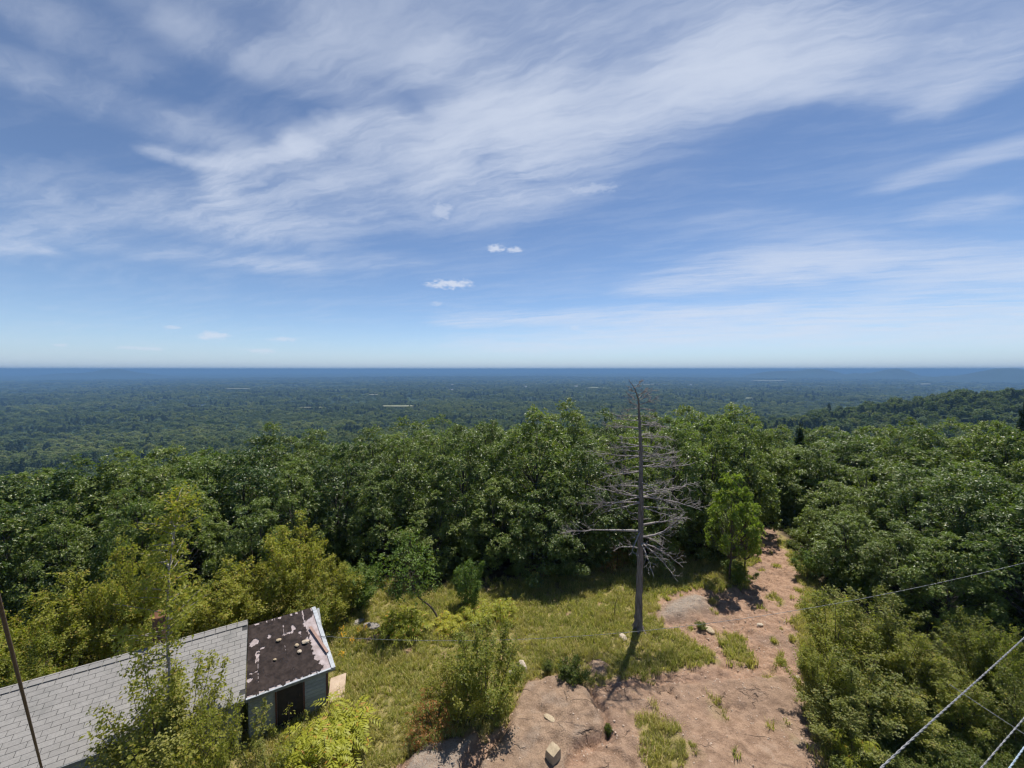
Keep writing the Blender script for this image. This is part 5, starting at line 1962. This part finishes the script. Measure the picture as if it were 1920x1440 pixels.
def block_stone():
    g = ground_at(1037, 1423)
    rs = np.random.RandomState(2)
    s = .21
    import bmesh
    bm = bmesh.new()
    bmesh.ops.create_cube(bm, size=1.0)
    bmesh.ops.subdivide_edges(bm, edges=bm.edges[:], cuts=5, use_grid_fill=True)
    for v in bm.verts:
        c = v.co
        k = 1 - .10 * max(0, abs(c.x) + abs(c.y) + abs(c.z) - 1.05)      # worn corners
        n1 = float(fbm(np.array([c.x * 3 + c.z * 2.1]), np.array([c.y * 3 - c.z * 1.7]), 3)[0])
        v.co = Vector((c.x * .35 * (1 - .12 * c.z), c.y * .33, c.z * .38 + .07 * c.x)) * (k + .07 * n1) + Vector((0, 0, .13))
    me = bpy.data.meshes.new('stone_block')
    bm.to_mesh(me)
    bm.free()
    me.materials.append(MAT['tan_stone'])
    o = link(bpy.data.objects.new('stone_block', me))
    o.location = g
    o.rotation_euler = (0, 0, math.radians(43))
    tag(o, 'squarish tan stone block sitting on the granite ledge', 'stone')


block_stone()
boulder(979, 1254, .24, 'pale_stone', 'pale tan stone in the grass right of the birch bush', (1.1, .7, .9), 21)
boulder(958, 1264, .15, 'grey_stone', 'smaller grey stone beside the pale tan one by the birch bush', (1.2, .8, .6), 22)
boulder(1168, 1196, .17, 'pale_stone', 'small pale stone half sunk in grass at the foot of the dead pine', (1.4, .9, .6), 23)
boulder(697, 1176, .3, 'grey_stone', 'low grey stone in the grass behind the shed', (1.5, .8, .4), 24)
boulder(672, 1168, .22, 'grey_stone', 'grey stone left of the low one behind the shed', (1.3, .9, .45), 25)
boulder(1030, 1346, .13, 'tan_stone', 'thin flake of rock lying loose on the granite ledge', (1.6, .9, .25), 26)
boulder(1495, 1272, .1, 'pale_stone', 'fist-sized pinkish stone at the right edge of the bare soil', (1.1, .9, .7), 27)
boulder(1330, 1182, .2, 'tan_stone', 'low reddish stone in the soil right of the dead pine', (1.5, .9, .4), 28)
boulder(1425, 1172, .12, 'pale_stone', 'small stone on the path below the saplings', (1.3, .9, .5), 29)


# ------------------------------------------------------------------ cables
def cable(pts, r, mat, label, strands=2, pitch=.30):
    p = np.array([tuple(a) for a in pts], float)
    seg = np.linalg.norm(np.diff(p, axis=0), axis=1)
    s = np.concatenate([[0], np.cumsum(seg)])
    n = int(s[-1] / .045) + 2
    t = np.linspace(0, s[-1], n)
    q = np.stack([np.interp(t, s, p[:, k]) for k in range(3)], 1)
    tan = np.gradient(q, axis=0)
    tan /= np.linalg.norm(tan, axis=1)[:, None]
    a = np.cross(tan, (0, 0, 1.0))
    a /= np.linalg.norm(a, axis=1)[:, None]
    b = np.cross(tan, a)
    mb = MB()
    for k in range(strands):
        th = t / pitch * 2 * np.pi + k * 2 * np.pi / strands
        off = (np.cos(th)[:, None] * a + np.sin(th)[:, None] * b) * r * (.8 if strands > 1 else 0)
        mb.tube(q + off, np.full(n, r), 6)
    o = mb.build('cable', MAT[mat], None, True)
    tag(o, label, 'cable')


def hang(pixels, A_, B_, m=60):
    """A cable in the vertical plane through A_ and B_ (plan points), shaped as the photograph shows it."""
    ax, ay = A_
    bx, by = B_
    px = np.array([p[0] for p in pixels], float)
    py = np.array([p[1] for p in pixels], float)
    out = []
    co = np.polyfit(px, py, min(3, len(px) - 1))
    for x_ in np.linspace(px[0], px[-1], m):
        a = (x_ - CX) / F
        t = (a * ay - ax) / ((bx - ax) - a * (by - ay))
        Y = ay + t * (by - ay)
        out.append(at_depth(x_, np.polyval(co, x_), Y))
    return out


w0 = on_roof(.70, .30, .05)
cable(hang([(575, 1190), (620, 1196), (760, 1199), (900, 1199), (1040, 1195), (1180, 1187), (1350, 1168), (1500, 1143), (1700, 1104), (1920, 1055), (2080, 1015)], (w0.x, w0.y), (16.0, 12.2)), .0042, 'cable_grey',
      'thin twisted cable sagging across the clearing from the shed roof', 2, .42)
cable(hang([(1560, 1530), (1650, 1440), (1780, 1325), (1920, 1195), (2050, 1070)], (7.2, 7.6), (15.2, 12.0), 30), .012, 'cable_grey', 'thick twisted grey cable crossing the lower right corner', 2, .5)
cable(hang([(1780, 1283), (1850, 1330), (1920, 1376), (2000, 1430)], (11.0, 10.0), (11.4, 8.6), 14), .007, 'cable_grey', 'thin straight wire running down to the right under the thick cable', 1)
cable(hang([(1790, 1500), (1840, 1440), (1920, 1347), (2000, 1255)], (6.6, 6.2), (11.5, 8.6), 16), .008, 'cable_grey', 'twisted cable close to the lower right corner', 2, .4)
cable(hang([(1850, 1500), (1893, 1440), (1920, 1402), (1990, 1305)], (5.6, 5.0), (10.0, 7.6), 16), .008, 'cable_blue', 'bluish cable cutting the very corner at lower right', 2, .4)
a0, a1 = at_depth(-6, 1110, 2.6), at_depth(78, 1440, 5.2)
dd_ = (a1 - a0)
top = a0 - dd_ * .35
bot = a1 + dd_ * .62
cable([top, a0, a1, bot], .012, 'cable_rust', 'rusty brown guy rod slanting down past the left end of the cabin roof', 1)

# ------------------------------------------------------------------ a few far buildings
for px, Y, lab in ((848, 3300, 'tiny white farm building far out in the middle of the plain'), (985, 3000, 'tiny white house on the plain left of the pine top'), (1296, 3600, 'tiny white house on the plain right of the pine top'), (846, 2500, 'tiny white building on the plain, lowest of those left of the pine'),
                   (1080, 2900, 'tiny white farm roof far out just left of the pine top'), (540, 3100, 'tiny white house among the woods on the left of the plain')):
    x_ = (px - CX) / F * Y
    g = float(base_h(np.array([x_]), np.array([Y]))[0]) + 4
    root = empty('farm_building', (x_, Y, g))
    tag(root, lab, 'building', 'far farm buildings')
    MB().box((-11, -6, -8), (22, 0, 0), (0, 12, 0), (0, 0, 15)).build('wall', MAT['white_barn'], root)
    v = [(-12, -7, 7), (12, -7, 7), (12, 7, 7), (-12, 7, 7), (-12, 0, 12), (12, 0, 12)]
    MB().add(v, [(0, 1, 5, 4), (2, 3, 4, 5), (0, 3, 2, 1)], [(0, 4, 3), (1, 2, 5)]).build('roof', MAT['barn_roof'], root)

# ------------------------------------------------------------------ haze: the air over the plain
m, t, out = material('blue_air')
pv = t.node('ShaderNodeVolumePrincipled')
pv.inputs['Color'].default_value = (0.185, 0.345, 0.60, 1)
pv.inputs['Density'].default_value = 1.9e-4
pv.inputs['Anisotropy'].default_value = 0.0
t.l.new(pv.outputs[0], out.inputs['Volume'])
hb = MB().box((-90000, -6000, -215), (180000, 0, 0), (0, 96000, 0), (0, 0, 241)).build('haze', MAT['blue_air'])
tag(hb, 'thin blue haze over the wooded plain', None, None, 'stuff')
